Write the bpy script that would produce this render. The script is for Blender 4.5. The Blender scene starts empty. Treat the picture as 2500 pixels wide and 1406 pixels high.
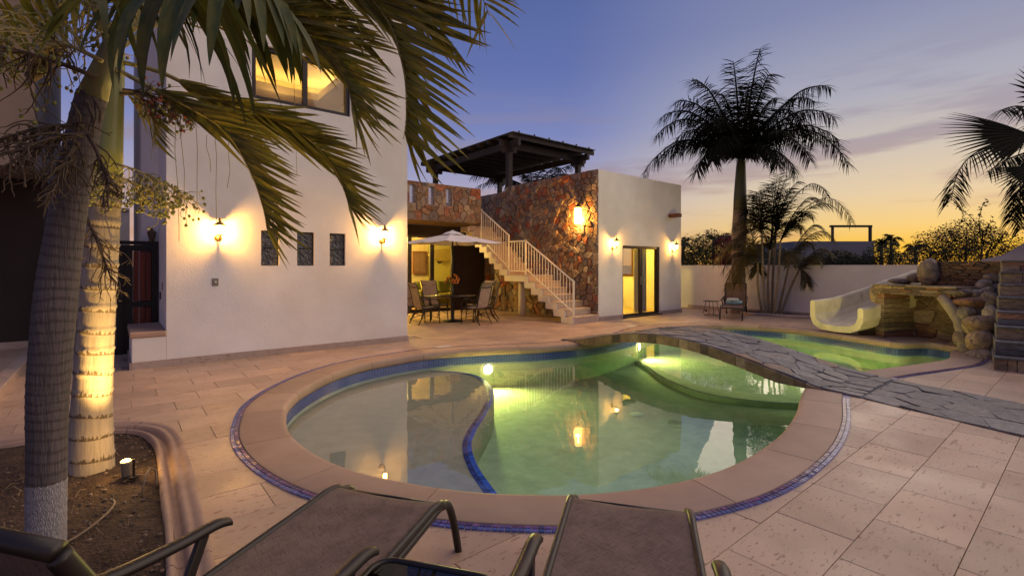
import bpy, bmesh, math, random
from mathutils import Vector, Matrix, Quaternion, noise as mnoise
R = math.radians
PI = math.pi
random.seed(7)
sc = bpy.context.scene
C = sc.collection

# ---------------------------------------------------------------- camera
AX = math.atan2(1440, 1182)            # angle between the view axis and world +X
cd = bpy.data.cameras.new('camera')
cam = bpy.data.objects.new('camera', cd)
C.objects.link(cam)
sc.camera = cam
cam.location = (0, 0, 1.5)
cam.rotation_euler = (PI/2, 0, AX - PI/2)
cd.sensor_width = 36
cd.lens = 36*1182/2500
cd.shift_y = -53/2500
cd.clip_start = 0.05
cd.clip_end = 3000

# ---------------------------------------------------------------- sky
SUN_DIR = Vector((1600, 216, 0)).normalized()
SUN_EL = 1.0
w = bpy.data.worlds.new('World')
sc.world = w
w.use_nodes = True
nt = w.node_tree
def wn(t, **kw):
    n = nt.nodes.new(t)
    for k, v in kw.items(): setattr(n, k, v)
    return n
def wl(a, b): nt.links.new(a, b)
def wmath(op, a, b=None, clamp=False):
    n = wn('ShaderNodeMath', operation=op, use_clamp=clamp)
    for i, s in enumerate((a, b)):
        if s is None: continue
        if hasattr(s, 'is_linked'): wl(s, n.inputs[i])
        else: n.inputs[i].default_value = s
    return n.outputs[0]
def ramp(tree, fac, stops, interp='EASE'):
    r = tree.nodes.new('ShaderNodeValToRGB')
    r.color_ramp.interpolation = interp
    e = r.color_ramp.elements
    while len(e) < len(stops): e.new(.5)
    for i, (p, c) in enumerate(stops):
        e[i].position = p
        e[i].color = (*c[:3], 1)
    if fac is not None: tree.links.new(fac, r.inputs[0])
    return r.outputs[0]
def srgb(r, g, b):
    f = lambda c: (c/255/12.92 if c/255 <= .04045 else ((c/255+.055)/1.055)**2.4)
    return (f(r), f(g), f(b))
tc = wn('ShaderNodeTexCoord')
sep = wn('ShaderNodeSeparateXYZ')
wl(tc.outputs['Generated'], sep.inputs[0])
elev = wmath('MULTIPLY', wmath('ARCSINE', sep.outputs[2]), 2/PI)       # 0 horizon .. 1 zenith
dot = wn('ShaderNodeVectorMath', operation='DOT_PRODUCT')
wl(tc.outputs['Generated'], dot.inputs[0])
dot.inputs[1].default_value = SUN_DIR
hl = wmath('SQRT', wmath('MAXIMUM', wmath('SUBTRACT', 1.0, wmath('MULTIPLY', sep.outputs[2], sep.outputs[2])), .02))
caz = wmath('DIVIDE', dot.outputs['Value'], hl)                         # cosine of the azimuth from the sunset
mr = wn('ShaderNodeMapRange', interpolation_type='SMOOTHSTEP')
wl(caz, mr.inputs[0])
mr.inputs[1].default_value = .79
mr.inputs[2].default_value = 1.01
sunward = ramp(nt, elev, [(0, srgb(255, 188, 38)), (.022, srgb(255, 204, 66)), (.044, srgb(250, 213, 134)), (.078, srgb(237, 213, 174)),
                          (.122, srgb(216, 203, 188)), (.178, srgb(182, 181, 194)), (.267, srgb(140, 146, 182)),
                          (.444, srgb(104, 117, 170)), (1, srgb(92, 104, 158))], 'LINEAR')
away = ramp(nt, elev, [(0, srgb(208, 154, 140)), (.033, srgb(224, 182, 166)), (.067, srgb(206, 184, 190)),
                       (.11, srgb(170, 167, 200)), (.167, srgb(130, 140, 194)), (.244, srgb(104, 119, 180)), (.333, srgb(90, 107, 166)),
                       (1, srgb(86, 99, 156))], 'LINEAR')
mix = wn('ShaderNodeMix', data_type='RGBA')
wl(mr.outputs[0], mix.inputs[0]); wl(away, mix.inputs[6]); wl(sunward, mix.inputs[7])
# thin cloud streaks, all round the dome
mp = wn('ShaderNodeMapping')
wl(tc.outputs['Generated'], mp.inputs[0])
mp.inputs['Scale'].default_value = (1.6, 1.6, 13)
mp.inputs['Location'].default_value = (3.3, 1.2, .35)
cn = wn('ShaderNodeTexNoise')
wl(mp.outputs[0], cn.inputs[0])
cn.inputs['Scale'].default_value = 1.9
cn.inputs['Detail'].default_value = 5
cn.inputs['Roughness'].default_value = .55
cm = ramp(nt, cn.outputs[0], [(.47, (0, 0, 0)), (.64, (1, 1, 1))])
band = ramp(nt, elev, [(.012, (.25, .25, .25)), (.05, (1, 1, 1)), (.14, (.85, .85, .85)), (.24, (.06, .06, .06))], 'LINEAR')
cmm = wmath('MULTIPLY', wmath('MULTIPLY', cm, band), .78)
ccol = ramp(nt, elev, [(0, srgb(214, 150, 96)), (.06, srgb(196, 154, 132)), (.14, srgb(158, 146, 164)), (.3, srgb(122, 126, 170))], 'LINEAR')
mix2 = wn('ShaderNodeMix', data_type='RGBA')
wl(cmm, mix2.inputs[0]); wl(mix.outputs[2], mix2.inputs[6]); wl(ccol, mix2.inputs[7])
# the physical twilight sky adds the glow round the set sun
sky = wn('ShaderNodeTexSky', sky_type='NISHITA')
sky.sun_disc = False
sky.sun_elevation = R(SUN_EL)
sky.sun_rotation = math.atan2(SUN_DIR.x, SUN_DIR.y)
sky.dust_density = 1.5
sky.ozone_density = 3
bg = nt.nodes['Background']
bg.inputs[1].default_value = .012
wl(sky.outputs[0], bg.inputs[0])
bg2 = wn('ShaderNodeBackground')
wl(mix2.outputs[2], bg2.inputs[0])
bg2.inputs[1].default_value = .69
add = wn('ShaderNodeAddShader')
wl(bg.outputs[0], add.inputs[0]); wl(bg2.outputs[0], add.inputs[1])
wl(add.outputs[0], nt.nodes['World Output'].inputs[0])

# ---------------------------------------------------------------- the soft afterglow of the set sun, broad and low in the west
sl = bpy.data.lights.new('sun', 'SUN')
sl.energy = 2.15
sl.angle = R(95)
sl.color = (1, .78, .55)
so = bpy.data.objects.new('sun', sl)
C.objects.link(so)
GLOW_AZ, GLOW_EL = math.atan2(SUN_DIR.y, SUN_DIR.x)-R(30), R(27)
sv = Vector((math.cos(GLOW_AZ)*math.cos(GLOW_EL), math.sin(GLOW_AZ)*math.cos(GLOW_EL), math.sin(GLOW_EL)))
so.rotation_euler = sv.to_track_quat('Z', 'Y').to_euler()
so.location = (30, 4, 10)

# ---------------------------------------------------------------- exposure and renderer
sc.view_settings.view_transform = 'Standard'
sc.view_settings.look = 'None'
sc.view_settings.gamma = 1
sc.view_settings.exposure = .35
sc.render.engine = 'CYCLES'
cy = sc.cycles
cy.use_denoising = True
cy.max_bounces = 9
cy.diffuse_bounces = 4
cy.glossy_bounces = 4
cy.transmission_bounces = 6
cy.transparent_max_bounces = 16
cy.sample_clamp_indirect = 6
cy.caustics_reflective = False
cy.caustics_refractive = False
cy.use_adaptive_sampling = True

# ================================================================ mesh helpers
class MB:
    def __init__(s): s.v = []; s.f = []; s.c = []; s.col = None
    def add(s, vs, fs):
        o = len(s.v)
        s.v += [tuple(p) for p in vs]
        for f in fs:
            s.f.append([i+o for i in f]); s.c.append(s.col)
    def box(s, x0, x1, y0, y1, z0, z1, m=None):
        vs = [Vector(p) for p in ((x0,y0,z0),(x1,y0,z0),(x1,y1,z0),(x0,y1,z0),(x0,y0,z1),(x1,y0,z1),(x1,y1,z1),(x0,y1,z1))]
        if m: vs = [m @ p for p in vs]
        s.add(vs, [(0,3,2,1),(4,5,6,7),(0,1,5,4),(1,2,6,5),(2,3,7,6),(3,0,4,7)]); return s
    def cbox(s, c, h, m=None):
        c = Vector(c)
        M_ = Matrix.Translation(c) @ (m.to_4x4() if m else Matrix())
        return s.box(-h[0], h[0], -h[1], h[1], -h[2], h[2], M_)
    def beam(s, a, b, w, h, up=(0,0,1)):
        a, b = Vector(a), Vector(b); d = (b-a); L = d.length; d.normalize()
        u = Vector(up); sx = d.cross(u)
        if sx.length < 1e-4: sx = d.cross(Vector((1,0,0)))
        sx.normalize(); uz = sx.cross(d)
        M_ = Matrix((( d.x, sx.x, uz.x, a.x),(d.y, sx.y, uz.y, a.y),(d.z, sx.z, uz.z, a.z),(0,0,0,1)))
        return s.box(0, L, -w/2, w/2, -h/2, h/2, M_)
    def tube(s, pts, r, n=8, cap=True, closed=False, sq=1.0):
        pts = [Vector(p) for p in pts]; N = len(pts)
        rs = r if isinstance(r, (list, tuple)) else [r]*N
        prev = None; vs = []
        for i, p in enumerate(pts):
            if closed: t = pts[(i+1) % N]-pts[i-1]
            else: t = pts[min(i+1, N-1)]-pts[max(i-1, 0)]
            if t.length < 1e-9: t = Vector((0,0,1))
            t.normalize()
            if prev is None:
                a = Vector((0,0,1)) if abs(t.z) < .9 else Vector((1,0,0))
                nx = t.cross(a).normalized()
            else:
                nx = prev - t*prev.dot(t)
                nx = nx.normalized() if nx.length > 1e-6 else t.cross(Vector((1,0,0))).normalized()
            prev = nx; ny = t.cross(nx)
            for k in range(n):
                an = 2*PI*k/n
                vs.append(p + (nx*math.cos(an) + ny*math.sin(an)*sq)*rs[i])
        fs = []
        for i in range(N if closed else N-1):
            j = (i+1) % N
            for k in range(n):
                l = (k+1) % n
                fs.append((i*n+k, i*n+l, j*n+l, j*n+k))
        if cap and not closed:
            fs.append(tuple(range(n-1, -1, -1))); fs.append(tuple((N-1)*n+k for k in range(n)))
        s.add(vs, fs); return s
    def lathe(s, prof, n=16, c=(0,0,0), cap=True, m=None):
        c = Vector(c); vs = []
        for r, z in prof:
            for k in range(n):
                a = 2*PI*k/n
                p = Vector((r*math.cos(a), r*math.sin(a), z))
                if m: p = m @ p
                vs.append(c+p)
        fs = []
        for i in range(len(prof)-1):
            for k in range(n):
                l = (k+1) % n
                fs.append((i*n+k, i*n+l, (i+1)*n+l, (i+1)*n+k))
        if cap:
            fs.append(tuple(range(n-1, -1, -1))); fs.append(tuple((len(prof)-1)*n+k for k in range(n)))
        s.add(vs, fs); return s
    def prism(s, poly, z0, z1, m=None):
        n = len(poly)
        vs = [Vector((p[0], p[1], z0)) for p in poly]+[Vector((p[0], p[1], z1)) for p in poly]
        if m: vs = [m @ p for p in vs]
        s.add(vs, [tuple(range(n-1, -1, -1)), tuple(range(n, 2*n))]+[(i, (i+1) % n, n+(i+1) % n, n+i) for i in range(n)]); return s
    def grid(s, rows, closed_u=False):
        """rows: list of equally long point lists"""
        n = len(rows[0]); vs = [p for r in rows for p in r]; fs = []
        for i in range(len(rows)-1):
            for k in range(n if closed_u else n-1):
                l = (k+1) % n
                fs.append((i*n+k, i*n+l, (i+1)*n+l, (i+1)*n+k))
        s.add(vs, fs); return s
    def ball(s, c, r, n=6, m=2, sc_=(1,1,1), rot=None):
        c = Vector(c); vs = [Vector((0,0,-r))]
        for i in range(1, m+1):
            ph = -PI/2+PI*i/(m+1)
            for k in range(n):
                a = 2*PI*(k+.5*(i % 2))/n
                vs.append(Vector((r*math.cos(ph)*math.cos(a), r*math.cos(ph)*math.sin(a), r*math.sin(ph))))
        vs.append(Vector((0,0,r)))
        vs = [Vector((p.x*sc_[0], p.y*sc_[1], p.z*sc_[2])) for p in vs]
        if rot: vs = [rot @ p for p in vs]
        fs = [(0, 1+(k+1) % n, 1+k) for k in range(n)]
        for i in range(m-1):
            for k in range(n):
                l = (k+1) % n
                fs.append((1+i*n+k, 1+i*n+l, 1+(i+1)*n+l, 1+(i+1)*n+k))
        t = len(vs)-1
        fs += [(t, 1+(m-1)*n+k, 1+(m-1)*n+(k+1) % n) for k in range(n)]
        s.add([c+p for p in vs], fs); return s
    def mesh(s, name, mat, smooth=False):
        me = bpy.data.meshes.new(name)
        me.from_pydata(s.v, [], s.f)
        if smooth: me.polygons.foreach_set('use_smooth', [True]*len(me.polygons))
        if any(c is not None for c in s.c):
            at = me.color_attributes.new('col', 'FLOAT_COLOR', 'CORNER')
            buf = []
            for f, c in zip(s.f, s.c):
                c = c or (.5, .5, .5)
                buf += [c[0], c[1], c[2], 1]*len(f)
            at.data.foreach_set('color', buf)
        if mat: me.materials.append(mat)
        me.update()
        return me
    def build(s, name, mat, parent=None, smooth=False, bevel=0, kind=None):
        return link(name, s.mesh(name, mat, smooth), parent, bevel, kind)

def link(name, me, parent=None, bevel=0, kind=None):
    o = bpy.data.objects.new(name, me)
    C.objects.link(o)
    if parent: setp(o, parent)
    if bevel:
        b = o.modifiers.new('bevel', 'BEVEL'); b.width = bevel; b.segments = 2; b.limit_method = 'ANGLE'
    if kind: o['kind'] = kind
    return o
def setp(o, parent):
    o.parent = parent
    if parent.get('_w') is not None:      # the parts of this thing are written in world coordinates
        o.matrix_parent_inverse = Matrix.Translation(-parent.location)
def tag(o, label, cat, group=None, kind=None):
    o['label'] = label; o['category'] = cat
    if group: o['group'] = group
    if kind: o['kind'] = kind
    return o
def thing(name, label=None, cat=None, loc=(0,0,0), group=None, world=True):
    o = bpy.data.objects.new(name, None)
    C.objects.link(o); o.location = loc; o.empty_display_size = .2
    if world: o['_w'] = 1
    if label: tag(o, label, cat, group)
    return o
def done(o):
    if '_w' in o: del o['_w']
def copy_tree(o, parent=None):
    c = o.copy(); C.objects.link(c)
    if parent: c.parent = parent
    for ch in o.children: copy_tree(ch, c)
    return c
def rot_m(axis, a): return Matrix.Rotation(a, 4, axis)

def wall_cells(mb, a0, a1, z0, z1, holes, f, th):
    """a wall sheet with rectangular openings: f(a, z, depth) gives the point; one clean skin with reveals"""
    xs = sorted({a0, a1, *[h[0] for h in holes], *[h[1] for h in holes]})
    zs = sorted({z0, z1, *[h[2] for h in holes], *[h[3] for h in holes]})
    def solid(i, j):
        if i < 0 or j < 0 or i >= len(xs)-1 or j >= len(zs)-1: return False
        x, z = (xs[i]+xs[i+1])/2, (zs[j]+zs[j+1])/2
        return not any(h[0] < x < h[1] and h[2] < z < h[3] for h in holes)
    for i in range(len(xs)-1):
        for j in range(len(zs)-1):
            if not solid(i, j): continue
            A, B, Z, W = xs[i], xs[i+1], zs[j], zs[j+1]
            mb.add([f(A,Z,0), f(B,Z,0), f(B,W,0), f(A,W,0)], [(0,1,2,3)])
            mb.add([f(A,Z,th), f(B,Z,th), f(B,W,th), f(A,W,th)], [(3,2,1,0)])
            if not solid(i-1, j): mb.add([f(A,Z,0), f(A,W,0), f(A,W,th), f(A,Z,th)], [(0,1,2,3)])
            if not solid(i+1, j): mb.add([f(B,Z,0), f(B,Z,th), f(B,W,th), f(B,W,0)], [(0,1,2,3)])
            if not solid(i, j-1): mb.add([f(A,Z,0), f(A,Z,th), f(B,Z,th), f(B,Z,0)], [(0,1,2,3)])
            if not solid(i, j+1): mb.add([f(A,W,0), f(B,W,0), f(B,W,th), f(A,W,th)], [(0,1,2,3)])

def clip_half(poly, p, n):
    """keep the side of the line through p where (q-p).n >= 0"""
    out = []
    for i in range(len(poly)):
        a, b = poly[i], poly[(i+1) % len(poly)]
        da = (a[0]-p[0])*n[0]+(a[1]-p[1])*n[1]; db = (b[0]-p[0])*n[0]+(b[1]-p[1])*n[1]
        if da >= 0: out.append(a)
        if (da >= 0) != (db >= 0):
            t = da/(da-db); out.append((a[0]+(b[0]-a[0])*t, a[1]+(b[1]-a[1])*t))
    return out
def area(poly):
    return .5*sum(poly[i][0]*poly[(i+1) % len(poly)][1]-poly[(i+1) % len(poly)][0]*poly[i][1] for i in range(len(poly)))
def inset(poly, d):
    out = poly; n = len(poly)
    for i in range(n):
        a, b = poly[i], poly[(i+1) % n]
        ex, ey = b[0]-a[0], b[1]-a[1]; L = math.hypot(ex, ey)
        if L < 1e-6: continue
        nx, ny = -ey/L, ex/L
        out = clip_half(out, (a[0]+nx*d, a[1]+ny*d), (nx, ny))
        if len(out) < 3: return []
    return out
def voronoi(x0, x1, y0, y1, cw, ch, holes=(), jit=.42, rng=random):
    nx, ny = max(1, round((x1-x0)/cw)), max(1, round((y1-y0)/ch))
    dx, dy = (x1-x0)/nx, (y1-y0)/ny
    seeds = []
    for j in range(ny):
        for i in range(nx):
            if rng.random() < .10: continue
            px = x0+(i+.5+(.25 if j % 2 else -.25)+rng.uniform(-jit, jit))*dx; py = y0+(j+.5+rng.uniform(-jit, jit))*dy
            px = min(max(px, x0+.05*dx), x1-.05*dx); py = min(max(py, y0+.05*dy), y1-.05*dy)
            if any(h[0] < px < h[1] and h[2] < py < h[3] for h in holes): continue
            seeds.append((px, py))
    res = []
    k = (cw/ch)**2
    for a in seeds:
        poly = [(x0,y0),(x1,y0),(x1,y1),(x0,y1)]
        near = sorted(((b[0]-a[0])**2+(b[1]-a[1])**2*k, b) for b in seeds if b != a and abs(b[0]-a[0]) < 3.2*dx and abs(b[1]-a[1]) < 3.2*dy)[:22]
        for _, b in near:
            n = ((a[0]-b[0]), (a[1]-b[1])*k)
            poly = clip_half(poly, ((a[0]+b[0])/2, (a[1]+b[1])/2), n)
            if len(poly) < 3: break
        for h in holes:
            opts = [(h[0]-a[0], (h[0], 0), (-1, 0)), (a[0]-h[1], (h[1], 0), (1, 0)), (h[2]-a[1], (0, h[2]), (0, -1)), (a[1]-h[3], (0, h[3]), (0, 1))]
            m_, p, n = max(opts)
            inside = any(h[0] < q[0] < h[1] and h[2] < q[1] < h[3] for q in poly) or True
            bx0, bx1 = min(q[0] for q in poly or [(0,0)]), max(q[0] for q in poly or [(0,0)])
            by0, by1 = min(q[1] for q in poly or [(0,0)]), max(q[1] for q in poly or [(0,0)])
            if poly and bx1 > h[0] and bx0 < h[1] and by1 > h[2] and by0 < h[3]: poly = clip_half(poly, p, n)
        if len(poly) >= 3 and area(poly) > .0012: res.append((a, poly))
    return res
def rough_poly(poly, amt, rng=random, cut=.2):
    """knock the corners off a cell so that the stone reads hand-broken"""
    out = []; n = len(poly)
    for i in range(n):
        p, a, b = poly[i-1], poly[i], poly[(i+1) % n]
        t = cut*rng.uniform(.5, 1.3)
        out.append((a[0]+(p[0]-a[0])*t*.7+rng.uniform(-amt, amt), a[1]+(p[1]-a[1])*t*.7+rng.uniform(-amt, amt)))
        out.append((a[0]+(b[0]-a[0])*t*.7+rng.uniform(-amt, amt), a[1]+(b[1]-a[1])*t*.7+rng.uniform(-amt, amt)))
    return out
def lay_stones(parent, cells, f, mat, colfn, joint=.012, depth=(.02, .05), name='stone', limit=300, cham=.012, cut=.2, rng=random, order=None, stuff='small_stones'):
    """every cell becomes a stone with its own edges and depth; the largest are parts, the rest one joined part"""
    if order: cells = sorted(cells, key=order)
    else: cells = sorted(cells, key=lambda c: -area(c[1]))
    rest = MB(); nr = 0
    for q, (a, poly) in enumerate(cells):
        p0 = inset(poly, joint/2)
        if len(p0) < 3: continue
        if cut: p0 = rough_poly(p0, .004, rng, cut)
        d = rng.uniform(*depth)
        cx = sum(p[0] for p in p0)/len(p0); cy_ = sum(p[1] for p in p0)/len(p0)
        rad = max(.03, math.sqrt(abs(area(p0))))
        s_ = 1-min(.35, 2*cham/rad)
        tx, ty = rng.uniform(-.04, .04), rng.uniform(-.04, .04)
        n = len(p0)
        vs = [f(x, y, -.01) for x, y in p0]+[f(x, y, d*.72+tx*(x-cx)+ty*(y-cy_)) for x, y in p0]
        vs += [f(cx+(x-cx)*s_, cy_+(y-cy_)*s_, d+tx*(x-cx)+ty*(y-cy_)) for x, y in p0]
        fs = []
        for i in range(n):
            j = (i+1) % n
            fs += [(i, j, n+j, n+i), (n+i, n+j, 2*n+j, 2*n+i)]
        fs.append(tuple(range(2*n, 3*n)))
        mb = MB() if q < limit else rest
        mb.col = colfn(rng, a)
        mb.add(vs, fs)
        if q < limit: mb.build(name, mat, parent)
        else: nr += 1
    if nr: rest.build(stuff, mat, parent, kind='stuff')

# ================================================================ materials
def mat(name, col=(.5,.5,.5), rough=.6, var=0., scale=4., bump=0., bscale=30., metal=0., spec=.4, stretch=(1,1,1), attr=False, dark=None, rnd=0., bdist=.02, detail=4, coat=0., alpha=1., emit=None, es=0., trans=0., hue2=None, sheen=0., coord='Object'):
    m = bpy.data.materials.new(name); m.use_nodes = True
    t = m.node_tree; b = t.nodes['Principled BSDF']
    def N(ty, **kw):
        n = t.nodes.new(ty)
        for k, v in kw.items(): setattr(n, k, v)
        return n
    L = t.links.new
    b.inputs['Roughness'].default_value = rough
    b.inputs['Metallic'].default_value = metal
    b.inputs['Specular IOR Level'].default_value = spec
    b.inputs['Coat Weight'].default_value = coat
    b.inputs['Alpha'].default_value = alpha
    b.inputs['Transmission Weight'].default_value = trans
    if emit: b.inputs['Emission Color'].default_value = (*emit, 1); b.inputs['Emission Strength'].default_value = es
    tc_ = N('ShaderNodeTexCoord'); mp_ = N('ShaderNodeMapping')
    L(tc_.outputs[coord], mp_.inputs[0]); mp_.inputs['Scale'].default_value = stretch
    if rnd:
        oi = N('ShaderNodeObjectInfo'); cb = N('ShaderNodeMath', operation='MULTIPLY'); L(oi.outputs['Random'], cb.inputs[0]); cb.inputs[1].default_value = 37
        L(cb.outputs[0], mp_.inputs['Location'])
    cur = None
    if attr:
        at = N('ShaderNodeAttribute', attribute_name='col'); cur = at.outputs['Color']
    else:
        rg = N('ShaderNodeRGB'); rg.outputs[0].default_value = (*col, 1); cur = rg.outputs[0]
    if hue2:
        n2 = N('ShaderNodeTexNoise'); L(mp_.outputs[0], n2.inputs[0]); n2.inputs['Scale'].default_value = scale*.45; n2.inputs['Detail'].default_value = 3
        rr = ramp(t, n2.outputs[0], [(.38, (0,0,0)), (.62, (1,1,1))])
        mx = N('ShaderNodeMix', data_type='RGBA'); L(rr, mx.inputs[0]); L(cur, mx.inputs[6]); mx.inputs[7].default_value = (*hue2, 1); cur = mx.outputs[2]
    if var:
        n1 = N('ShaderNodeTexNoise'); L(mp_.outputs[0], n1.inputs[0]); n1.inputs['Scale'].default_value = scale; n1.inputs['Detail'].default_value = detail; n1.inputs['Roughness'].default_value = .6
        rr = ramp(t, n1.outputs[0], [(.28, (1-var,)*3), (.72, (1+var*.55,)*3)], 'LINEAR')
        mx = N('ShaderNodeMix', data_type='RGBA', blend_type='MULTIPLY'); mx.inputs[0].default_value = 1
        L(cur, mx.inputs[6]); L(rr, mx.inputs[7]); cur = mx.outputs[2]
    if rnd:
        rr = ramp(t, oi.outputs['Random'], [(0, (1-rnd,)*3), (1, (1+rnd*.6,)*3)], 'LINEAR')
        mx = N('ShaderNodeMix', data_type='RGBA', blend_type='MULTIPLY'); mx.inputs[0].default_value = 1
        L(cur, mx.inputs[6]); L(rr, mx.inputs[7]); cur = mx.outputs[2]
    if dark:   # (colour, noise scale, threshold): spots of another colour, holes and stains
        n3 = N('ShaderNodeTexNoise'); L(mp_.outputs[0], n3.inputs[0]); n3.inputs['Scale'].default_value = dark[1]; n3.inputs['Detail'].default_value = 3
        rr = ramp(t, n3.outputs[0], [(dark[2], (0,0,0)), (dark[2]+.05, (1,1,1))])
        mx = N('ShaderNodeMix', data_type='RGBA'); L(rr, mx.inputs[0]); L(cur, mx.inputs[6]); mx.inputs[7].default_value = (*dark[0], 1); cur = mx.outputs[2]
    L(cur, b.inputs['Base Color'])
    if bump:
        nb = N('ShaderNodeTexNoise'); L(mp_.outputs[0], nb.inputs[0]); nb.inputs['Scale'].default_value = bscale; nb.inputs['Detail'].default_value = 5
        bp = N('ShaderNodeBump'); bp.inputs['Strength'].default_value = bump; bp.inputs['Distance'].default_value = bdist
        L(nb.outputs[0], bp.inputs['Height']); L(bp.outputs[0], b.inputs['Normal'])
    m['_c'] = 1
    return m
def emission(name, col, st):
    m = bpy.data.materials.new(name); m.use_nodes = True; t = m.node_tree
    t.nodes.remove(t.nodes['Principled BSDF']); e = t.nodes.new('ShaderNodeEmission')
    e.inputs[0].default_value = (*col, 1); e.inputs[1].default_value = st
    t.links.new(e.outputs[0], t.nodes['Material Output'].inputs[0]); return m
def schlick(t, f0):
    N = t.nodes.new; L = t.links.new
    lw = N('ShaderNodeLayerWeight'); lw.inputs[0].default_value = .5
    p = N('ShaderNodeMath'); p.operation = 'POWER'; L(lw.outputs['Facing'], p.inputs[0]); p.inputs[1].default_value = 5
    m = N('ShaderNodeMath'); m.operation = 'MULTIPLY_ADD'; L(p.outputs[0], m.inputs[0]); m.inputs[1].default_value = 1-f0; m.inputs[2].default_value = f0
    return lw, m.outputs[0]
def glassy(name, tint=(1,1,1), ior=1.5, rough=.02, emit=None, es=0, bump=0, bscale=8, boost=1.0, refl=(1,1,1)):
    """thin pane: what lies behind shows through, the surroundings mirror on it by Fresnel"""
    m = bpy.data.materials.new(name); m.use_nodes = True; t = m.node_tree
    t.nodes.remove(t.nodes['Principled BSDF'])
    N = t.nodes.new; L = t.links.new
    tr = N('ShaderNodeBsdfTransparent'); tr.inputs[0].default_value = (*tint, 1)
    gl = N('ShaderNodeBsdfGlossy'); gl.inputs['Roughness'].default_value = rough; gl.inputs[0].default_value = (*refl, 1)
    fr, fo = schlick(t, ((ior-1)/(ior+1))**2)
    mx = N('ShaderNodeMixShader'); L(fo, mx.inputs[0]); L(tr.outputs[0], mx.inputs[1]); L(gl.outputs[0], mx.inputs[2])
    if bump:
        tc_ = N('ShaderNodeTexCoord'); nb = N('ShaderNodeTexNoise'); L(tc_.outputs['Object'], nb.inputs[0]); nb.inputs['Scale'].default_value = bscale; nb.inputs['Detail'].default_value = 2
        bp = N('ShaderNodeBump'); bp.inputs['Strength'].default_value = bump; bp.inputs['Distance'].default_value = .02; L(nb.outputs[0], bp.inputs['Height'])
        L(bp.outputs[0], gl.inputs['Normal']); L(bp.outputs[0], fr.inputs['Normal'])
    out = mx.outputs[0]
    if emit:
        e = N('ShaderNodeEmission'); e.inputs[0].default_value = (*emit, 1); e.inputs[1].default_value = es
        ad = N('ShaderNodeAddShader'); L(out, ad.inputs[0]); L(e.outputs[0], ad.inputs[1]); out = ad.outputs[0]
    L(out, t.nodes['Material Output'].inputs[0]); return m
def point(name, loc, power, col=(1,.66,.28), r=.03, parent=None):
    l = bpy.data.lights.new(name, 'POINT'); l.energy = power; l.color = col; l.shadow_soft_size = r
    o = bpy.data.objects.new(name, l); C.objects.link(o); o.location = loc
    if parent: setp(o, parent)
    return o
# ================================================================ materials of the place
m_stucco = mat('white_stucco', (.80,.765,.72), .85, var=.09, scale=1.6, hue2=(.75,.70,.63), bump=.22, bscale=38, bdist=.012, spec=.15)
m_stucco2 = mat('garden_wall_stucco', (.74,.69,.64), .85, var=.12, scale=1.1, bump=.3, bscale=40, bdist=.012, spec=.15)
m_trav = None
def travertine(name, base, attr=False, pit=.64, sy=9):
    m = mat(name, base, .45, var=.16, scale=2.2, bump=.12, bscale=26, bdist=.006, spec=.45, attr=attr, rnd=0, stretch=(1, 1, 1), hue2=None, coord='Object')
    t = m.node_tree; b = t.nodes['Principled BSDF']
    L = t.links.new
    def N(ty, **kw):
        n = t.nodes.new(ty)
        for k, v in kw.items(): setattr(n, k, v)
        return n
    src = b.inputs['Base Color'].links[0].from_socket
    tc_ = N('ShaderNodeTexCoord'); mp_ = N('ShaderNodeMapping'); L(tc_.outputs['Object'], mp_.inputs[0]); mp_.inputs['Scale'].default_value = (1, 3.6, 3)
    mp_.inputs['Rotation'].default_value = (0, 0, .5)
    if attr:   # every slab is cut from another place of the stone
        sc_ = N('ShaderNodeVectorMath', operation='SCALE'); a_ = N('ShaderNodeAttribute', attribute_name='col'); L(a_.outputs['Vector'], sc_.inputs[0]); sc_.inputs['Scale'].default_value = 150
        L(sc_.outputs[0], mp_.inputs['Location'])
        for nd in t.nodes:
            if nd.type == 'MAPPING' and nd != mp_: L(sc_.outputs[0], nd.inputs['Location'])
    out = src
    for scl, thr, col, loc in ((10, .665, (.24,.145,.09), 0), (21, .655, (.20,.12,.075), 5), (4, .67, (.33,.2,.125), 11), (48, .665, (.27,.17,.115), 3)):
        mq = N('ShaderNodeMapping'); L(mp_.outputs[0], mq.inputs[0]); mq.inputs['Location'].default_value = (loc, loc*.7, 0)
        n = N('ShaderNodeTexNoise'); L(mq.outputs[0], n.inputs[0]); n.inputs['Scale'].default_value = scl; n.inputs['Detail'].default_value = 2.5; n.inputs['Roughness'].default_value = .5
        r = ramp(t, n.outputs[0], [(thr, (0,0,0)), (thr+.035, (1,1,1))], 'LINEAR')
        mx = N('ShaderNodeMix', data_type='RGBA'); L(r, mx.inputs[0]); L(out, mx.inputs[6]); mx.inputs[7].default_value = (*col, 1); out = mx.outputs[2]
    L(out, b.inputs['Base Color'])
    # worn patches are duller than the polished ones
    n = N('ShaderNodeTexNoise'); L(tc_.outputs['Object'], n.inputs[0]); n.inputs['Scale'].default_value = 1.7
    r = ramp(t, n.outputs[0], [(.3, (.34,)*3), (.7, (.6,)*3)], 'LINEAR'); L(r, b.inputs['Roughness'])
    return m
m_trav = travertine('travertine', (.47,.335,.245), attr=True)
m_trav_trim = travertine('travertine_trim', (.42,.32,.26))
m_trav_step = travertine('travertine_step', (.52,.40,.31))
m_grout = mat('grout', (.36,.255,.18), .9, var=.2, scale=12)
m_coping = mat('cast_coping', (.40,.265,.195), .62, var=.13, scale=3, bump=.12, bscale=120, bdist=.004, attr=True, spec=.35)
m_earth = mat('dry_earth', (.14,.10,.07), .95, var=.35, scale=.5)
m_mosaic = mat('glazed_mosaic', (.1,.1,.4), .16, attr=True, spec=.6, var=.1, scale=60)
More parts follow.
